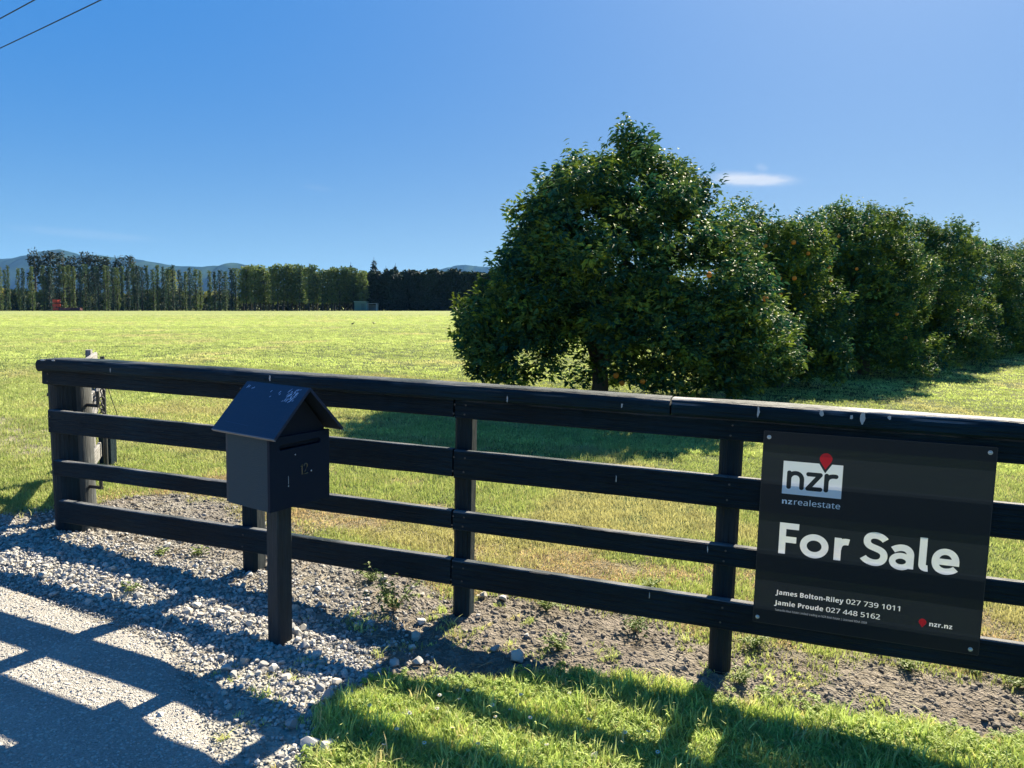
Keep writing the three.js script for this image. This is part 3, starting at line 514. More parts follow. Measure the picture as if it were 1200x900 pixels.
{
  const lawn = tuft(9, 0.052, 0.03, 0.0031, 1.15), tall = tuft(9, 0.1, 0.03, 0.0034, 1.2, 4);
  let m = [], c = [], m2 = [], c2 = [];
  for (let k = 0; k < 90000 && m.length < 16000; k++) {
    const s = rr(-2.0, 2.0), t = rr(-0.3, 1.9), [x, z] = toXZ(s, t); if (z > -1.95) continue;
    const L = lawnAt(s, t); if (rnd() > (L < 0.3 ? 0.035 * (1 - compactAt(s, t)) * smooth(-2.2, -1, s) * smooth(0.5, 0.7, fbm(s * 6, t * 6, 2, 225)) * 3 : L * L) * (0.45 + 1.0 * fbm(s * 5, t * 5, 3, 221))) continue;
    const n = fbm(s * 3.2, t * 3.2, 3, 222), big = smooth(0.5, 0.75, n) * smooth(0.15, 0.6, t);
    (rnd() < 0.06 + 0.4 * big ? m2 : m).push(matrix(V(x, gh(x, z), z), rr(-0.2, 0.2), rr(0, 6.28), rr(-0.2, 0.2), rr(0.75, 1.15), rr(0.5, 1.05) * (0.6 + 0.5 * L), rr(0.75, 1.15)));
    (m2.length > c2.length ? c2 : c).push(grassColor(0.4 + 0.6 * rnd(), rnd() < 0.12 ? 0.7 : 0.12 * (1 - L)).multiplyScalar(1.3));
  }
  instances('lawn_grass', lawn, grassM, m, c).userData.label = 'short green verge grass in front of the fence';
  instances('verge_grass', tall, grassM, m2, c2).userData.label = 'longer grass tufts in front of the fence';
  const cl = []; for (let k = 0; k < 7; k++) { const a = rr(0, 6.28), r = rr(0.004, 0.02), h = rr(0.012, 0.03); for (let j = 0; j < 3; j++) cl.push([V(r * Math.cos(a), h, r * Math.sin(a)), rr(-0.3, 0.3), a + j * 2.09, rr(-0.1, 0.3), 0.011, 0.01]); }
  const clm = [], clc = []; for (let k = 0; k < 20000 && clm.length < 2200; k++) { const s = rr(-2, 2), t = rr(-0.35, 1.7), [x, z] = toXZ(s, t); if (z > -2 || rnd() > lawnAt(s, t) * smooth(0.45, 0.62, fbm(s * 3.4, t * 3.4, 3, 226))) continue; clm.push(matrix(V(x, gh(x, z), z), 0, rr(0, 6.28), 0, rr(0.8, 1.5))); const q = rr(0.8, 1.3); clc.push(rgb(0.27 * q, 0.37 * q, 0.06 * q)); }
  instances('clover', leafSet(cl), grassM, clm, clc).userData.label = 'low clover among the verge grass';
  // the paddock behind
  m = []; c = []; let sm = [], sc = []; const mid = tuft(14, 0.042, 0.05, 0.0032, 1.25, 2);
  for (let k = 0; k < 260000 && m.length < 52000; k++) {
    const t = -Math.pow(rnd(), 1.6) * 9.2, s = rr(-6.4 + t * 0.9, 2.1 - t * 0.75), [x, z] = toXZ(s, t);
    if (Math.abs(x) > 0.76 * -z + 0.5) continue;
    const F = fieldAt(s, t), St = strawAt(s, t) * smooth(0.34, 0.52, fbm(s * 2.6 + 5, t * 2.6, 3, 234)), E = entryDirt(s, t), bare = smooth(0.46, 0.36, fbm(s * 3.4, t * 3.4 + 8, 3, 235));
    if (rnd() > F * (1 - 0.9 * St) * (1 - 0.7 * E) * (0.55 + 0.8 * fbm(s * 2.4, t * 2.4, 3, 231))) { if (St > 0.3 && rnd() < 0.75 * (1 - bare)) { sm.push(matrix(V(x, gh(x, z), z), 0, rr(0, 6.28), rr(-0.3, 0.3), rr(0.7, 1.3), rr(0.3, 0.8), rr(0.7, 1.3))); const q = rr(0.5, 1.45); sc.push(rgb(0.6 * q, 0.48 * q, 0.26 * q)); } continue; }
    const n = fbm(s * 1.3, t * 1.3, 3, 232), S = rr(0.8, 1.25) * (1 - t * 0.035);
    m.push(matrix(V(x, gh(x, z), z), rr(-0.2, 0.2), rr(0, 6.28), rr(-0.2, 0.2), S, S * rr(0.55, 1.15) * (0.5 + n), S)); c.push(grassColor(0.3 + 0.7 * rnd(), rnd() < 0.1 ? 0.6 : 0.08 + 0.5 * smooth(0.5, 0.7, fbm(s * 0.9, t * 0.9, 3, 233))));
  }
  instances('paddock_grass', mid, grassM, m, c).userData.label = 'bright green paddock grass just behind the fence';
  instances('dry_grass', mid, strawM, sm, sc).userData.label = 'dead straw coloured grass behind the fence';
  m = []; c = []; const far = tuft(16, 0.09, 0.17, 0.011, 1.35, 2);
  for (let k = 0; k < 300000 && m.length < 70000; k++) {
    const d = 8 + 125 * Math.pow(rnd(), 1.5), x = rr(-0.78, 0.78) * d, z = -d; if (x > 30) continue;
    const band = fbm(x * 0.03, z * 0.3, 3, 244);
    if (rnd() > (0.3 + 0.5 * fbm(x * 0.5, z * 0.5, 3, 241) + 0.6 * band) * smooth(133, 75, d)) continue;
    const S = 0.55 + d * 0.016; m.push(matrix(V(x, gh(x, z) - 0.005, z), rr(-0.15, 0.15), rr(0, 6.28), rr(-0.15, 0.15), S, rr(0.4, 0.9) * Math.min(1.1, S), S)); c.push(grassColor(0.45 + 0.55 * rnd(), 0.08 + 0.5 * smooth(0.58, 0.75, fbm(x * 0.4, z * 0.4, 3, 243))).multiplyScalar(1.0 + 0.6 * band));
  }
  instances('far_paddock_grass', far, grassM, m, c).userData.label = 'bright grass of the open paddock';
}

// ------------------------------------------------------------------ weeds along the fence
const weedM = leafy([0.13, 0.2, 0.035], 0.45, 0.7), weedM2 = leafy([0.2, 0.27, 0.05], 0.5, 0.7), dryM = std([0.36, 0.28, 0.17], 0.95), stemM = std([0.14, 0.17, 0.06], 0.9);
function leaf(L, W, fold = 0.25) { const a = [0, 0, 0], b = [0.45 * L, fold * W, W / 2], c = [L, -0.12 * L, 0], d = [0.45 * L, fold * W, -W / 2], m = [0.5 * L, 0, 0]; return [...a, ...m, ...b, ...b, ...m, ...c, ...a, ...d, ...m, ...d, ...c, ...m]; }
function leafSet(list) { const out = []; for (const [p, rx, ry, rz, L, W] of list) { const M = matrix(p, rx, ry, rz, 1), q = leaf(L, W), v = V(0, 0, 0); for (let i = 0; i < q.length; i += 3) { v.set(q[i], q[i + 1], q[i + 2]).applyMatrix4(M); out.push(v.x, v.y, v.z); } } return tris(out); }
{
  const weeds = [
    [462, 716, 0.24, 1, 'bushy green weed growing between the letterbox post and the middle post', 110], [436, 682, 0.1, 0, 'low spreading weed seen under the bottom rail beside the letterbox', 30],
    [640, 716, 0.11, 0, 'feathery pale green weed in the soil right of the middle post', 40], [655, 762, 0.09, 0, 'leafy green weed at the edge of the fence shadow', 34], [745, 741, 0.12, 1, 'grey green weed with dry stalks in the soil midway along the fence', 40],
    [884, 758, 0.1, 0, 'bright leafy weed at the foot of the round post below the sign', 34], [1064, 784, 0.07, 0, 'small yellow green weed in the soil below the sign', 22], [1143, 790, 0.06, 1, 'pale dry weed under the right end of the sign', 20],
    [1192, 806, 0.1, 0, 'green weed at the right end of the soil strip', 34], [232, 652, 0.06, 0, 'tiny bright weed alone in the stones left of the letterbox', 14], [153, 694, 0.06, 1, 'small tuft of weed in the gravel shoulder of the driveway', 18],
    [350, 645, 0.2, 2, 'thin dry stalk beside the letterbox post', 8], [870, 800, 0.07, 0, 'low green weed in front of the round post', 30], [190, 650, 0.05, 0, 'flat weed near the big end post', 14], [765, 690, 0.08, 0, 'yellow green weed behind the fence left of the round post', 22],
  ];
  for (const [px, py, r, kind, label, n] of weeds) {
    const p = onGround(px, py), w = thing('weed', label, 'weed'); w.position.copy(p);
    const stems = [], L = [];
    const ns = kind === 2 ? 3 : 7 + Math.round(r * 40);
    for (let k = 0; k < ns; k++) {
      const a = rr(0, 6.28), ln = rr(0.35, 1.4), h = r * rr(0.6, 1.25) * (kind === 2 ? 1.2 : 1), q = [];
      for (let i = 0; i <= 4; i++) { const u = i / 4; q.push([Math.cos(a) * h * Math.sin(ln) * u, h * Math.cos(ln * u) * u, Math.sin(a) * h * Math.sin(ln) * u, 0.0022 * (1.2 - u)]); }
      stems.push(limb(q, 4));
      if (kind < 2) for (let i = 0; i < Math.ceil(n / ns * 3); i++) { const u = rr(0.15, 1); L.push([V(Math.cos(a) * h * Math.sin(ln) * u, h * Math.cos(ln * u) * u + 0.002, Math.sin(a) * h * Math.sin(ln) * u), rr(-0.5, 0.5), rr(0, 6.28), rr(-0.3, 0.6), rr(0.018, 0.04), rr(0.008, 0.016)]); }
    }
    part('stems', mergeGeometries(stems), kind ? dryM : stemM, w);
    if (L.length) part('leaves', leafSet(L), kind ? weedM : weedM2, w);
  }
  // loose rocks lying apart from the gravel
  const rock = [[605, 776, 0.066, 1.5, 'upright pale grey rock standing in the soil in the shade of the bottom rail'], [461, 780, 0.062, 0.8, 'rounded off-white rock at the edge of the grass and soil'], [407, 816, 0.07, 0.55, 'flat pale rock lying at the left tip of the front lawn'], [453, 842, 0.045, 0.7, 'small grey rock half sunk in the left part of the lawn'], [599, 857, 0.055, 0.7, 'pale rock lying in the middle of the front lawn'], [697, 893, 0.055, 1.1, 'angular grey rock in the lawn at the bottom edge of the view'], [384, 880, 0.085, 0.7, 'large pale stone where the gravel meets the grass'], [364, 876, 0.08, 0.75, 'large chalky stone beside the gravel edge left of its twin'], [560, 700, 0.03, 0.9, 'small white stone right of the middle post']];
  rock.forEach(([px, py, r, hy, label], k) => { const p = onGround(px, py), m = whole('rock', stoneShapes[(k * 3 + 1) % 7], std([0.4, 0.39, 0.365], 0.9, { bumpMap: soilBump, bumpScale: 0.002 }), label, 'rock'); m.position.copy(p).y += r * 0.25 * hy; m.scale.set(r, r * hy * 1.2, r); m.rotation.y = k * 1.3; });
  // daisies in the short grass
  const petals = []; for (let k = 0; k < 12; k++) petals.push([V(0, 0, 0), 0, k / 12 * 6.283, 0.15, 0.0095, 0.0045]);
  const petalG = leafSet(petals), stemG = limb([[0, -0.055, 0, 0.001], [0.003, -0.025, 0, 0.001], [0, 0, 0, 0.001]], 4), eyeG = new THREE.SphereGeometry(0.0032, 8, 5).scale(1, 0.6, 1);
  const wp = leafy([0.75, 0.75, 0.72], 0.3, 0.8), yp = std([0.6, 0.42, 0.03], 0.8);
  const d0 = thing('daisy', 'small white daisy flowering in the short grass in front of the fence', 'daisy', 'daisies scattered in the front lawn');
  part('petals', petalG, wp, d0); part('flower_eye', eyeG, yp, d0).position.y = 0.002; part('stem', stemG, stemM, d0);
  [[548, 815], [577, 832], [598, 836], [515, 822], [512, 838], [580, 846], [621, 850], [667, 818], [732, 868], [759, 866], [538, 826], [450, 882], [497, 880], [433, 836], [480, 845], [640, 880], [690, 850], [560, 878], [610, 822], [530, 860], [770, 890], [465, 862]].forEach(([px, py], k) => {
    let o = d0; if (k) { o = d0.clone(); o.name = numbered('daisy'); scene.add(o); }
    const p = onGround(px, py + 8); o.position.copy(p).y += rr(0.045, 0.06); o.rotation.set(rr(-0.3, 0.3), rr(0, 6), rr(-0.3, 0.3));
  });
}

// ------------------------------------------------------------------ orange trees: trunk and limbs, a crown of leafy twigs over many lobes, fruit
const barkM = std([0.09, 0.075, 0.06], 0.95, { bumpMap: grainBump, bumpScale: 0.01 });
const orangeM = std([0.8, 0.24, 0.02], 0.85), orangeG = new THREE.SphereGeometry(0.042, 12, 8);
function twig(n, R, L0, W0) { const L = []; for (let k = 0; k < n; k++) { const d = V(rr(-1, 1), rr(-0.7, 1), rr(-1, 1)).normalize(), r = R * Math.pow(rnd(), 0.6); L.push([d.clone().multiplyScalar(r), rr(-0.8, 0.8), Math.atan2(-d.z, d.x) + rr(-0.7, 0.7), rr(-0.9, 0.5), L0 * rr(0.7, 1.15), W0 * rr(0.8, 1.15)]); } return leafSet(L); }
const twigG = twig(22, 0.15, 0.115, 0.048), twigSmall = twig(12, 0.11, 0.105, 0.044);
const leafM = leafy([1, 1, 1], 0.4, 0.62, { specularIntensity: 0.22 });
function citrus(label, dist, lobes, trunk, per, fruit, gap) {
  const t = thing('orange_tree', label, 'tree', 'orange trees in the orchard row'), base = atDepth(trunk[0], trunk[1], dist); base.y = gh(base.x, base.z); t.position.copy(base);
  const k = dist / FPX, B = [];
  for (const [px, py, r, dz = 0] of lobes) { const p = atDepth(px, py, dist - dz).sub(base); B.push([p.x, p.y, p.z, Math.max(0.1, r * k * (dist - dz) / dist - 0.1)]); }
  const inside = (p, skip, q) => B.some((b, i) => i !== skip && Math.hypot(p.x - b[0], (p.y - b[1]), p.z - b[2]) < b[3] * q);
  const m = [], c = [], v = V(0, 0, 0);
  B.forEach((b, i) => {
    const n = Math.round(per * 3 * b[3] * b[3] * 4 * Math.PI);
    for (let q = 0; q < n; q++) {
      const d = V(rr(-1, 1), rr(-1, 1), rr(-1, 1)); if (d.length() > 1 || d.length() < 0.1) continue; d.normalize();
      const bump = 0.3 * (vnoise(d.x * 2.3 + i * 3, d.y * 2.3 + d.z * 1.9, 17) - 0.45), r = bump + b[3] * (rnd() < 0.1 ? rr(1.06, 1.3) : rnd() < 0.7 ? rr(0.86, 1.06) + 0.16 * (fbm(d.x * 3 + i, d.y * 3 + d.z * 2, 2, 251) - 0.4) : rr(0.55, 0.9));
      v.set(b[0] + d.x * r, b[1] + d.y * r, b[2] + d.z * r);
      const n3 = 0.5 * vnoise(v.x * 1.7 + 9, v.y * 1.7, 7) + 0.5 * vnoise(v.z * 1.7 + 3, v.y * 1.7 + 5, 8);
      if (n3 < 0.38 && rnd() < (dist < 12 ? 0.75 : 0.4)) continue;
      if (v.y < 0.12 + 0.25 * rnd() || inside(v, i, 0.6)) continue;
      if (gap && gap(v) > rnd()) continue;
      const s = rr(0.75, 1.2);
      m.push(matrix(v.clone(), rr(-0.6, 0.6), rr(0, 6.28), rr(-0.6, 0.6), s)); const g = rr(0.75, 1.25), y = Math.pow(rnd(), dist < 12 ? 2.2 : 1.7); c.push(rgb(lerp(0.022, 0.29, y) * g, lerp(0.1, 0.37, y) * g, lerp(0.056, 0.045, y) * g));
    }
  });
  instances('crown', twigG, leafM, m, c, t);
  // limbs from the trunk to the lobes
  const top = V(0, 0.55, 0), limbs = [limb([[0, -0.1, 0, 0.17], [0.03, 0.3, 0.02, 0.13], [0, 0.6, 0, 0.12]], 9)];
  part('trunk', limbs[0], barkM, t);
  const big = B.filter((b) => b[3] > 0.5).slice(0, 22), L = big.map((b) => { const e = V(b[0], b[1], b[2]).multiplyScalar(0.94), q = top.clone().lerp(e, 0.45); q.y += 0.25; return limb([[0, 0.5, 0, 0.075], [q.x * 0.6, lerp(0.55, q.y, 0.55), q.z * 0.6, 0.055], [q.x, q.y, q.z, 0.04], [e.x, e.y, e.z, 0.012]], 6); });
  part('limbs', mergeGeometries(L), barkM, t);
  for (const [px, py] of fruit) {                                              // where the line of sight first meets a lobe
    const d = ray(px, py).normalize(), o = EYE.clone().sub(base); let best = 1e9;
    for (const b of B) { const oc = o.clone().sub(V(b[0], b[1], b[2])), bb = oc.dot(d), cc = oc.lengthSq() - b[3] * b[3] * 1.1, D = bb * bb - cc; if (D > 0) best = Math.min(best, -bb - Math.sqrt(D)); }
    if (best < 1e8) { const f = part('orange', orangeG, orangeM, t); f.position.copy(o.addScaledVector(d, best - 0.06)); f.scale.setScalar(rr(0.85, 1.1)); }
  }
  return t;
}
const spread = (list, half, cx, wide) => list.flatMap(([x, y, r], i) => { const w = Math.max(0, 1 - Math.pow((x - cx) / wide, 2)), room = half * Math.sqrt(w) * (0.75 + 0.25 * smooth(150, 380, y)); return room < 0.45 ? [[x, y, r, 0]] : [[x, y, r, room * rr(0.35, 0.6)], [x + rr(-12, 12), y + rr(-12, 12), r, -room * rr(0.3, 0.7)], [x + rr(-14, 14), y + rr(-10, 10), r * 0.9, room * rr(-0.3, 0.2)]]; });
seed = 777;
citrus('largest orange tree, broad and pointed, at the near end of the orchard row', 11.6, [
  ...spread([[720, 320, 92], [650, 330, 66], [800, 330, 74], [690, 262, 56], [752, 240, 54], [800, 272, 46], [740, 205, 34], [665, 232, 36], [700, 218, 34], [780, 222, 30], [628, 275, 34], [612, 325, 42], [592, 372, 40], [575, 400, 36], [610, 420, 40], [700, 395, 64], [770, 385, 70], [840, 335, 56], [868, 375, 50], [838, 292, 38], [892, 405, 42], [860, 425, 42], [800, 432, 44], [740, 440, 30]], 2.3, 735, 215),
  [736, 180, 22], [733, 168, 17], [737, 158, 13], [730, 156, 11], [754, 172, 15], [763, 168, 11], [745, 186, 24], [815, 213, 17], [830, 212, 11], [808, 228, 22], [652, 212, 15], [672, 190, 16], [690, 196, 20], [720, 188, 17], [765, 196, 16], [785, 196, 13], [606, 243, 15], [622, 240, 18], [640, 222, 17], [592, 282, 14], [600, 300, 20], [576, 330, 15], [566, 352, 16], [552, 372, 15], [545, 395, 14], [556, 415, 18], [560, 438, 15], [580, 440, 18], [546, 352, 7], [862, 268, 18], [880, 300, 18], [893, 330, 20], [908, 362, 20], [918, 392, 20], [922, 425, 22], [910, 444, 18], [873, 446, 22], [640, 444, 18], [700, 440, 24], [670, 452, 14], [720, 455, 22], [610, 452, 22], [655, 430, 18], [690, 425, 24]],
  [700, 478], 22, [[831, 322], [722, 440], [729, 449], [753, 447], [897, 350]], (v) => 0.72 * Math.exp(-Math.pow((v.x + 0.5) / 0.45, 2)) * smooth(1.15, 0.8, v.y));
const rowTree = (px, top, bottom, half, dist, label, fruit, n = 34) => {
  const L = [], hgt = bottom - top;
  for (let k = 0; k < n; k++) { const u = rnd(), y = lerp(top + hgt * 0.12, bottom - hgt * 0.06, u), w = half * Math.pow(Math.sin(Math.PI * Math.min(0.76, 0.12 + 0.75 * u)), 0.55), a = rr(0, 6.28), q = Math.sqrt(rnd()) * 0.72; L.push([px + w * q * Math.cos(a), y, half * rr(0.3, 0.45), w * q * Math.sin(a) * dist / FPX]); }
  for (let k = 0; k < 10; k++) { const a = k / 10 * 6.28 + rr(-0.3, 0.3); L.push([px + half * 0.82 * Math.cos(a), bottom - hgt * rr(0.04, 0.2), half * rr(0.26, 0.36), half * 0.75 * Math.sin(a) * dist / FPX]); }
  for (let k = 0; k < 9; k++) L.push([px + half * rr(-0.6, 0.6), top + hgt * rr(0.01, 0.16), half * rr(0.1, 0.2), rr(-0.8, 0.8)]);
  L.push([px + half * rr(-0.3, 0.3), top + 4, half * 0.12, 0]);
  return citrus(label, dist, L, [px, bottom], 20 * Math.pow(15 / dist, 0.5), fruit);
};
rowTree(908, 238, 458, 88, 15.4, 'second orange tree from the near end, half hidden by the largest tree', [[914, 326], [931, 326], [915, 345], [942, 344], [930, 284], [947, 297], [897, 288], [955, 284]]);
rowTree(1010, 244, 447, 98, 19.2, 'third orange tree in the row, tall and dense with a rounded top', [[961, 305], [972, 313], [974, 329], [983, 277], [1004, 315], [1061, 396], [1051, 368]]);
rowTree(1090, 268, 434, 80, 23.4, 'fourth orange tree, narrow and darker, behind the rounded one', [[1123, 364], [1119, 373], [1122, 379]], 30);
rowTree(1148, 284, 427, 70, 27.4, 'fifth orange tree, lower with yellowish tips, near the right end of the row', [[1135, 383], [1151, 340]], 30);
rowTree(1208, 284, 418, 66, 31, 'last visible orange tree, cut by the right side of the view', [[1183, 350]], 30);

// ------------------------------------------------------------------ the far side of the paddock, about 200 m away
const farBase = (px, dist) => { const p = atDepth(px, 364, dist); p.y = gh(p.x, p.z); return p; };
const farLeaf = (c, t = 0.3) => leafy(c, t, 0.85);
function farCrown(fn, n, size) { const L = []; for (let k = 0; k < n; k++) { const p = fn(rnd(), rnd(), rnd()); L.push([p, rr(-1.2, 1.2), rr(0, 6.28), rr(-1.2, 1.2), size * rr(0.7, 1.3), size * rr(0.5, 0.8)]); } return leafSet(L); }
{
  const pop = [], barkF = std([0.025, 0.026, 0.026], 0.95);
  for (let v = 0; v < 6; v++) {
    const H = 12.2, ph = rr(0, 9);
    pop.push([farCrown((a, b, c) => { const y = lerp(0.25, H, Math.pow(a, 0.95)), w = (v % 2 ? 0.75 : 1.0) * Math.pow(Math.sin(Math.PI * Math.min(0.9, 0.12 + 0.82 * y / H)), 0.6) * (0.82 + 0.4 * fbm(y * 0.9 + ph, v, 2, 261)), q = Math.sqrt(b) * w; return V(q * Math.cos(c * 6.28) + 0.25 * Math.sin(y * 0.5 + ph), y, q * Math.sin(c * 6.28)); }, 560, 0.5),
      mergeGeometries([limb([[0, -0.3, 0, 0.24], [0, 4, 0, 0.16], [0.1, 11, 0, 0.04]], 6), ...[0, 1, 2, 3, 4].map((k) => { const a = rr(0, 6.28), y = 2.2 + k * 1.4; return limb([[0, y, 0, 0.07], [0.4 * Math.cos(a), y + 1.2, 0.4 * Math.sin(a), 0.045], [0.55 * Math.cos(a), y + 3, 0.55 * Math.sin(a), 0.02]], 4); })])]);
  }
  const popM = [farLeaf([0.055, 0.1, 0.04], 0.45), farLeaf([0.085, 0.13, 0.04], 0.5), farLeaf([0.025, 0.06, 0.042], 0.4)];  // sun and shade put into the leaf colour: plain, lit and dark crowns
  const xs = [2, 7, 12, 24, 29, 38, 52, 58, 62, 70, 76, 82, 88, 95, 101, 106, 112, 117, 123, 128, 134, 139, 145, 151, 157, 162, 168, 173, 180, 186, 192, 199, 204, 211, 217, 222, 229, 235, 247, 253, 259, 264, 271, 277];
  const plain = 'slim poplar in the row along the far side of the paddock';
  xs.forEach((x, k) => {
    const v = Math.floor(rnd() * 6), t = thing('poplar_tree', plain, 'tree', 'slim poplars along the far left side of the paddock'), p = farBase(x + rr(-1, 1), 200 + rr(-1.5, 1.5)); t.position.copy(p); t.rotation.y = rr(0, 6.28);
    const H = (x < 45 ? rr(0.86, 1.03) : x > 210 ? rr(0.84, 0.95) : rr(0.9, 1.02)), W = rr(0.7, 1.02) * (x < 45 ? 0.85 : 1.0); t.scale.set(W, H, W);
    part('trunk', pop[v][1], barkF, t); part('crown', pop[v][0], popM[Math.floor(rnd() * 3)], t);
  });
  // the denser, fuller trees further along
  const full = [];
  for (let v = 0; v < 4; v++) full.push(farCrown((a, b, c) => { const y = lerp(2.2, 11.4, a), w = 1.5 * Math.pow(Math.sin(Math.PI * Math.min(0.93, 0.2 + 0.66 * a)), 0.5) * (0.75 + 0.55 * fbm(y * 0.8, v + 3, 2, 262)), q = Math.sqrt(b) * w; return V(q * Math.cos(c * 6.28), y, q * Math.sin(c * 6.28)); }, 560, 0.7));
  const fullM = [farLeaf([0.12, 0.17, 0.045], 0.5), farLeaf([0.07, 0.12, 0.04], 0.45), farLeaf([0.15, 0.2, 0.05], 0.5)];
  for (let x = 284; x < 426; x += 5.2) {
    const v = Math.floor(rnd() * 4), t = thing('shelter_tree', 'leafy shelterbelt tree with a bare lower trunk, left of the green shed', 'tree', 'leafy trees of the middle part of the shelterbelt'), p = farBase(x + rr(-1.5, 1.5), 200 + rr(-2, 2)); t.position.copy(p); t.rotation.y = rr(0, 6.28); const s = rr(0.88, 1.06) * lerp(1.08, 0.96, (x - 284) / 142); t.scale.set(1, s, 1);
    part('trunk', pop[v][1], barkF, t); part('crown', full[v], fullM[Math.floor(rnd() * 3)], t);
  }
  // dark dense trees to the right of the shed
  const dense = [];
  for (let v = 0; v < 3; v++) dense.push(farCrown((a, b, c) => { const y = lerp(0.3, 10.8, a), w = 2.3 * Math.pow(Math.sin(Math.PI * Math.min(0.93, 0.3 + 0.6 * a)), 0.5) * (0.8 + 0.4 * fbm(y, v + 8, 2, 263)), q = Math.sqrt(b) * w; return V(q * Math.cos(c * 6.28), y, q * Math.sin(c * 6.28)); }, 1700, 0.85));
  const denseM = [farLeaf([0.016, 0.036, 0.022], 0.15), farLeaf([0.024, 0.046, 0.026], 0.2)];
  for (let x = 434; x < 640; x += 8) { const v = Math.floor(rnd() * 3), t = thing('hedge_tree', 'dark evergreen of the dense tall hedge right of the green shed', 'tree', 'dark evergreens of the far hedge'), p = farBase(x + rr(-2, 2), 203 + rr(-2, 2)); t.position.copy(p); t.rotation.y = rr(0, 6.28); t.scale.set(1.1, rr(0.9, 1.02), 1.1); part('trunk', limb([[0, -0.3, 0, 0.3], [0, 8, 0, 0.1]], 6), barkF, t); part('crown', dense[v], denseM[v % 2], t); }
  const addedScrub = []; for (let k = 0; k < 5200; k++) { const p = farBase(rr(-25, 660), 206 + rr(-2, 2)); p.y += Math.pow(rnd(), 1.4) * 1.7; addedScrub.push([p, rr(-1, 1), rr(0, 6.28), rr(-1, 1), rr(0.6, 1.2), rr(0.4, 0.8)]); }  // added leaf strip, darkens the bright gaps at the foot of the trees
  const sc = shade(new THREE.Mesh(leafSet(addedScrub), farLeaf([0.025, 0.045, 0.028], 0.2))); sc.name = 'undergrowth'; sc.userData = { kind: 'stuff', label: 'dark undergrowth added to darken the foot of the far tree rows' }; scene.add(sc);
  // tall dark trees behind the poplars
  const lump = []; for (let v = 0; v < 4; v++) { const q = []; for (let k = 0; k < 9; k++) { const y = 0.95 - 0.75 * k / 8; q.push([rr(-1, 1) * (1.25 - y) * 2.2, y, rr(-1, 1) * 2, rr(1.2, 2.1)]); } lump.push((H) => farCrown((a, b, c) => { const b2 = q[Math.floor(a * 9)], d = V(b - 0.5, c - 0.5, rnd() - 0.5).normalize().multiplyScalar(b2[3] * rr(0.5, 1)); return V(b2[0] + d.x, b2[1] * H + d.y, b2[2] + d.z); }, 900, 0.75)); }
  const tallM = [farLeaf([0.018, 0.036, 0.026], 0.15), farLeaf([0.026, 0.045, 0.03], 0.2)];
  [[43, 296, 'tallest dark tree behind the left end of the poplar row'], [52, 303, 'dark rounded tree just right of the tallest one behind the poplars'], [61, 297, 'dark bushy topped tree behind the poplars over the red crates'], [76, 299, 'broad dark tree behind the poplars, right of the red crates'], [88, 305, 'lower dark tree in the clump behind the poplars'], [103, 299, 'dark tree with a small peak in the middle of the clump behind the poplars'], [113, 301, 'dark round tree right of the small peaked one'], [127, 304, 'dark flat topped tree near the right of the clump'], [143, 305, 'dark tree at the right of the clump behind the poplars'], [157, 303, 'thin dark tree with a high tip at the right end of the clump']].forEach(([x, y, label], k) => {
    const t = thing('tall_tree', label, 'tree'), p = farBase(x, 222), H = (368 - y) * 222 / FPX; t.position.copy(p);
    part('trunk', limb([[0, -0.3, 0, 0.4], [0.2, H * 0.5, 0, 0.22], [0, H * 0.9, 0, 0.05]], 7), barkF, t); part('crown', lump[k % 4](H - 1.2), tallM[k % 2], t); t.scale.set(k === 0 || k === 9 ? 0.6 : 0.95, 1, 0.95);
  });
  // sunlit bushes showing between the trunks
  const bushG = [0, 1, 2].map((v) => farCrown((a, b, c) => { const d = V(b - 0.5, c - 0.5, a - 0.5).normalize().multiplyScalar(Math.pow(rnd(), 0.4)); return V(d.x * 2.6 + Math.sin(v), 2.6 + d.y * 2.5, d.z * 2); }, 420, 0.7));
  const bushM = [farLeaf([0.2, 0.22, 0.045], 0.45), farLeaf([0.13, 0.155, 0.04], 0.4), farLeaf([0.24, 0.23, 0.06], 0.45), farLeaf([0.04, 0.07, 0.035], 0.3), farLeaf([0.025, 0.05, 0.03], 0.3)];
  for (let x = -2; x < 432; x += 6.5) { const t = thing('bush', 'bush growing behind the far tree trunks', 'bush', 'bushes behind the far tree row'), p = farBase(x + rr(-4, 4), 211 + rr(-2, 3)); t.position.copy(p); t.scale.setScalar(rr(0.8, 1.3)); part('foliage', bushG[Math.floor(rnd() * 3)], bushM[Math.floor(rnd() * 5)], t); part('stem', limb([[0, -0.2, 0, 0.12], [0, 2.4, 0, 0.05]], 5), barkF, t); }
  const wl = thing('willow_tree', 'pale yellow green tree behind the poplars', 'tree'); wl.position.copy(farBase(201, 214)); part('trunk', limb([[0, -0.3, 0, 0.3], [0, 6, 0, 0.1]], 6), barkF, wl); part('crown', farCrown((a, b, c) => V((b - 0.5) * 5 * Math.sin(Math.PI * (0.15 + 0.8 * a)), 1 + a * 10.5, (c - 0.5) * 4), 900, 0.6), bushM[0], wl);
  const wl2 = thing('round_tree', 'bright round tree overhanging the green shed', 'tree'); wl2.position.copy(farBase(425, 204)); part('trunk', limb([[0, -0.3, 0, 0.3], [0, 6, 0, 0.1]], 6), barkF, wl2); part('crown', farCrown((a, b, c) => { const d = V(b - 0.5, c - 0.5, a - 0.5).normalize().multiplyScalar(Math.pow(rnd(), 0.4)); return V(d.x * 2.6, 6.6 + d.y * 4.4, d.z * 2.4); }, 800, 0.7), fullM[2], wl2);
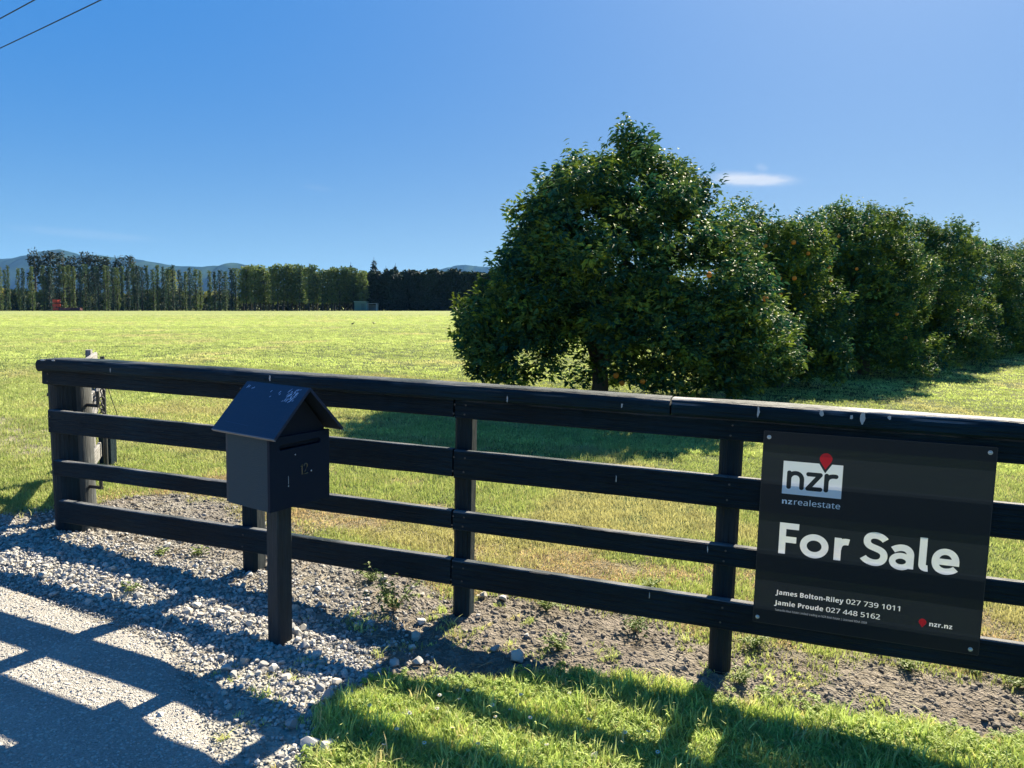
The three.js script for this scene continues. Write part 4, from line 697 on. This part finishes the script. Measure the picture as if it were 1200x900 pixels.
  // conifers on the skyline
  [[438, 306, 3.2, 'pointed dark conifer on the skyline above the green shed'], [452, 316, 2.0, 'small round dark tree beside the skyline conifer'], [463, 313, 2.6, 'second, lower conifer right of the pointed one'], [411, 312, 2.4, 'dark tree top left of the pointed conifer']].forEach(([x, y, w, label], k) => {
    const t = thing('conifer_tree', label, 'tree'), H = (367 - y) * 235 / FPX; t.position.copy(farBase(x, 235)); part('trunk', limb([[0, -0.3, 0, 0.35], [0, H, 0, 0.04]], 6), barkF, t);
    part('crown', farCrown((a, b, c) => { const u = 1 - Math.sqrt(1 - 0.985 * a), y2 = lerp(H * 0.3, H + 0.1, u), q = Math.sqrt(b) * w * (1.03 - u) * (0.85 + 0.25 * Math.sin(y2 * 4)); return V(q * Math.cos(c * 6.28), y2, q * Math.sin(c * 6.28)); }, 1300, 0.6), tallM[0], t);
  });
  // shed and open shelter at the corner of the paddock
  const shed = thing('green_shed', 'low green shed at the corner of the far tree rows', 'shed'); shed.position.copy(farBase(423.5, 197)); shed.position.y -= 0.05;
  const green = std([0.12, 0.2, 0.15], 0.7); const ribs = [box(3.2, 2.4, 2.6, 0, 1.2, 0)]; for (let k = 0; k < 12; k++) ribs.push(box(0.06, 2.36, 0.05, -1.5 + k * 0.27, 1.19, 1.32)); part('wall', mergeGeometries(ribs), green, shed);
  part('roof', mergeGeometries([box(3.5, 0.1, 3.0, 0, 2.48, 0), box(3.5, 0.16, 0.06, 0, 2.42, 1.5)]), std([0.2, 0.29, 0.22], 0.6), shed); part('door', box(0.9, 1.9, 0.06, 0.7, 0.97, 1.36), std([0.08, 0.13, 0.1], 0.7), shed);
  const sh = thing('open_shelter', 'small pale roofed open shelter right of the green shed', 'shelter'); sh.position.copy(farBase(436.5, 197)); sh.position.y -= 0.05;
  const pale = std([0.5, 0.5, 0.47], 0.8); part('roof', box(2.9, 0.12, 2.2, 0, 1.95, 0).rotateZ(0.04), std([0.36, 0.34, 0.3], 0.8), sh); for (const [x, z] of [[-1.25, 1], [1.25, 1], [-1.25, -1], [1.25, -1]]) part('post', box(0.14, 1.9, 0.14, x, 0.95, z), pale, sh); part('back_panel', box(2.5, 1.6, 0.06, 0, 0.85, -1.05), std([0.16, 0.17, 0.16], 0.8), sh);
  // fruit bins stacked under the poplars
  const bin = (name, label, px, level, c, w, group) => { const t = thing(name, label, 'bin', group), M = std(c, 0.7), p = farBase(px, 198); t.position.copy(p); t.position.y += level * 0.86; const sl = []; for (let k = 0; k < 4; k++) sl.push(box(w, 0.16, 0.04, 0, 0.2 + k * 0.18, 0.6), box(w, 0.16, 0.04, 0, 0.2 + k * 0.18, -0.6), box(0.04, 0.16, 1.16, w / 2 - 0.02, 0.2 + k * 0.18, 0), box(0.04, 0.16, 1.16, -w / 2 + 0.02, 0.2 + k * 0.18, 0)); part('slats', mergeGeometries(sl), M, t); part('runners', mergeGeometries([box(0.1, 0.1, 1.2, -w / 2 + 0.1, 0.05, 0), box(0.1, 0.1, 1.2, w / 2 - 0.1, 0.05, 0)]), M, t); part('floor', box(w - 0.1, 0.03, 1.1, 0, 0.115, 0), M, t); };
  ['red fruit bin at the bottom of the stack under the poplars', 'red fruit bin in the middle of the stack under the poplars', 'red fruit bin on top of the stack under the poplars'].forEach((l, k) => bin('red_bin', l, 66.5, k * 1.25, [0.6, 0.06, 0.025], 1.4));
  for (let k = 0; k < 5; k++) bin('dark_bin', 'dark maroon fruit bin standing in line right of the red stack', 73 + k * 5, 0, [0.09, 0.025, 0.035], 1.1, 'dark fruit bins under the poplars');
}

// ------------------------------------------------------------------ two birds feeding out on the grass
{
  const bm = std([0.02, 0.02, 0.022], 0.5), beakM = std([0.3, 0.22, 0.05], 0.6);
  [[413, 381, 0.5, 'dark bird standing on the grass, left of the pair'], [438, 380, -2.4, 'dark bird standing on the grass, right of the pair']].forEach(([px, py, turn, label]) => {
    const b = thing('bird', label, 'bird'); b.position.copy(onGround(px, py)); b.rotation.y = turn; b.scale.setScalar(0.85);
    const g = new THREE.SphereGeometry(1, 20, 14), p = g.attributes.position;
    for (let i = 0; i < p.count; i++) { const x = p.getX(i), y = p.getY(i), z = p.getZ(i), neck = smooth(0.45, 0.95, x), tail = smooth(-0.3, -1, x); p.setXYZ(i, x * 0.13 + neck * 0.03, 0.13 + y * 0.065 * (1 - 0.35 * tail) + neck * 0.075 + 0.02 * x, z * 0.055 * (1 - 0.4 * neck)); }
    g.computeVertexNormals(); part('body', g, bm, b); part('head', new THREE.SphereGeometry(0.036, 14, 10).scale(1.1, 1, 0.95).translate(0.165, 0.235, 0), bm, b);
    part('beak', new THREE.ConeGeometry(0.01, 0.045, 8).rotateZ(-Math.PI / 2 - 0.2).translate(0.22, 0.228, 0), beakM, b); part('tail', box(0.13, 0.012, 0.05, -0.18, 0.105, 0), bm, b);
    for (const s of [-1, 1]) part('leg', limb([[0.01, 0.09, s * 0.022, 0.006], [-0.01, 0.05, s * 0.022, 0.0045], [0.005, 0.0, s * 0.022, 0.004], [0.035, -0.002, s * 0.026, 0.003]], 5), beakM, b);
  });
}

// ------------------------------------------------------------------ power lines crossing the upper left corner
{
  const d = V(-1.3606, 0, -1.0055).normalize(), wire = std([0.02, 0.022, 0.03], 0.6);
  [[60, 28, 'lower of the two power cables crossing the top left corner of the sky'], [20, 11, 'upper of the two power cables, nearest the top left corner of the sky']].forEach(([px, py, label]) => {
    const r = ray(px, py), p = EYE.clone().addScaledVector(r, 5.4 / r.y), pts = []; for (let k = 0; k <= 40; k++) { const u = lerp(-30, 45, k / 40); pts.push(p.clone().addScaledVector(d, u).add(V(0, 0.0006 * u * u, 0))); }
    whole('power_cable', new THREE.TubeGeometry(new THREE.CatmullRomCurve3(pts), 80, 0.011, 6), wire, label, 'cable', 'power cables overhead');
  });
}

renderer.render(scene, camera);
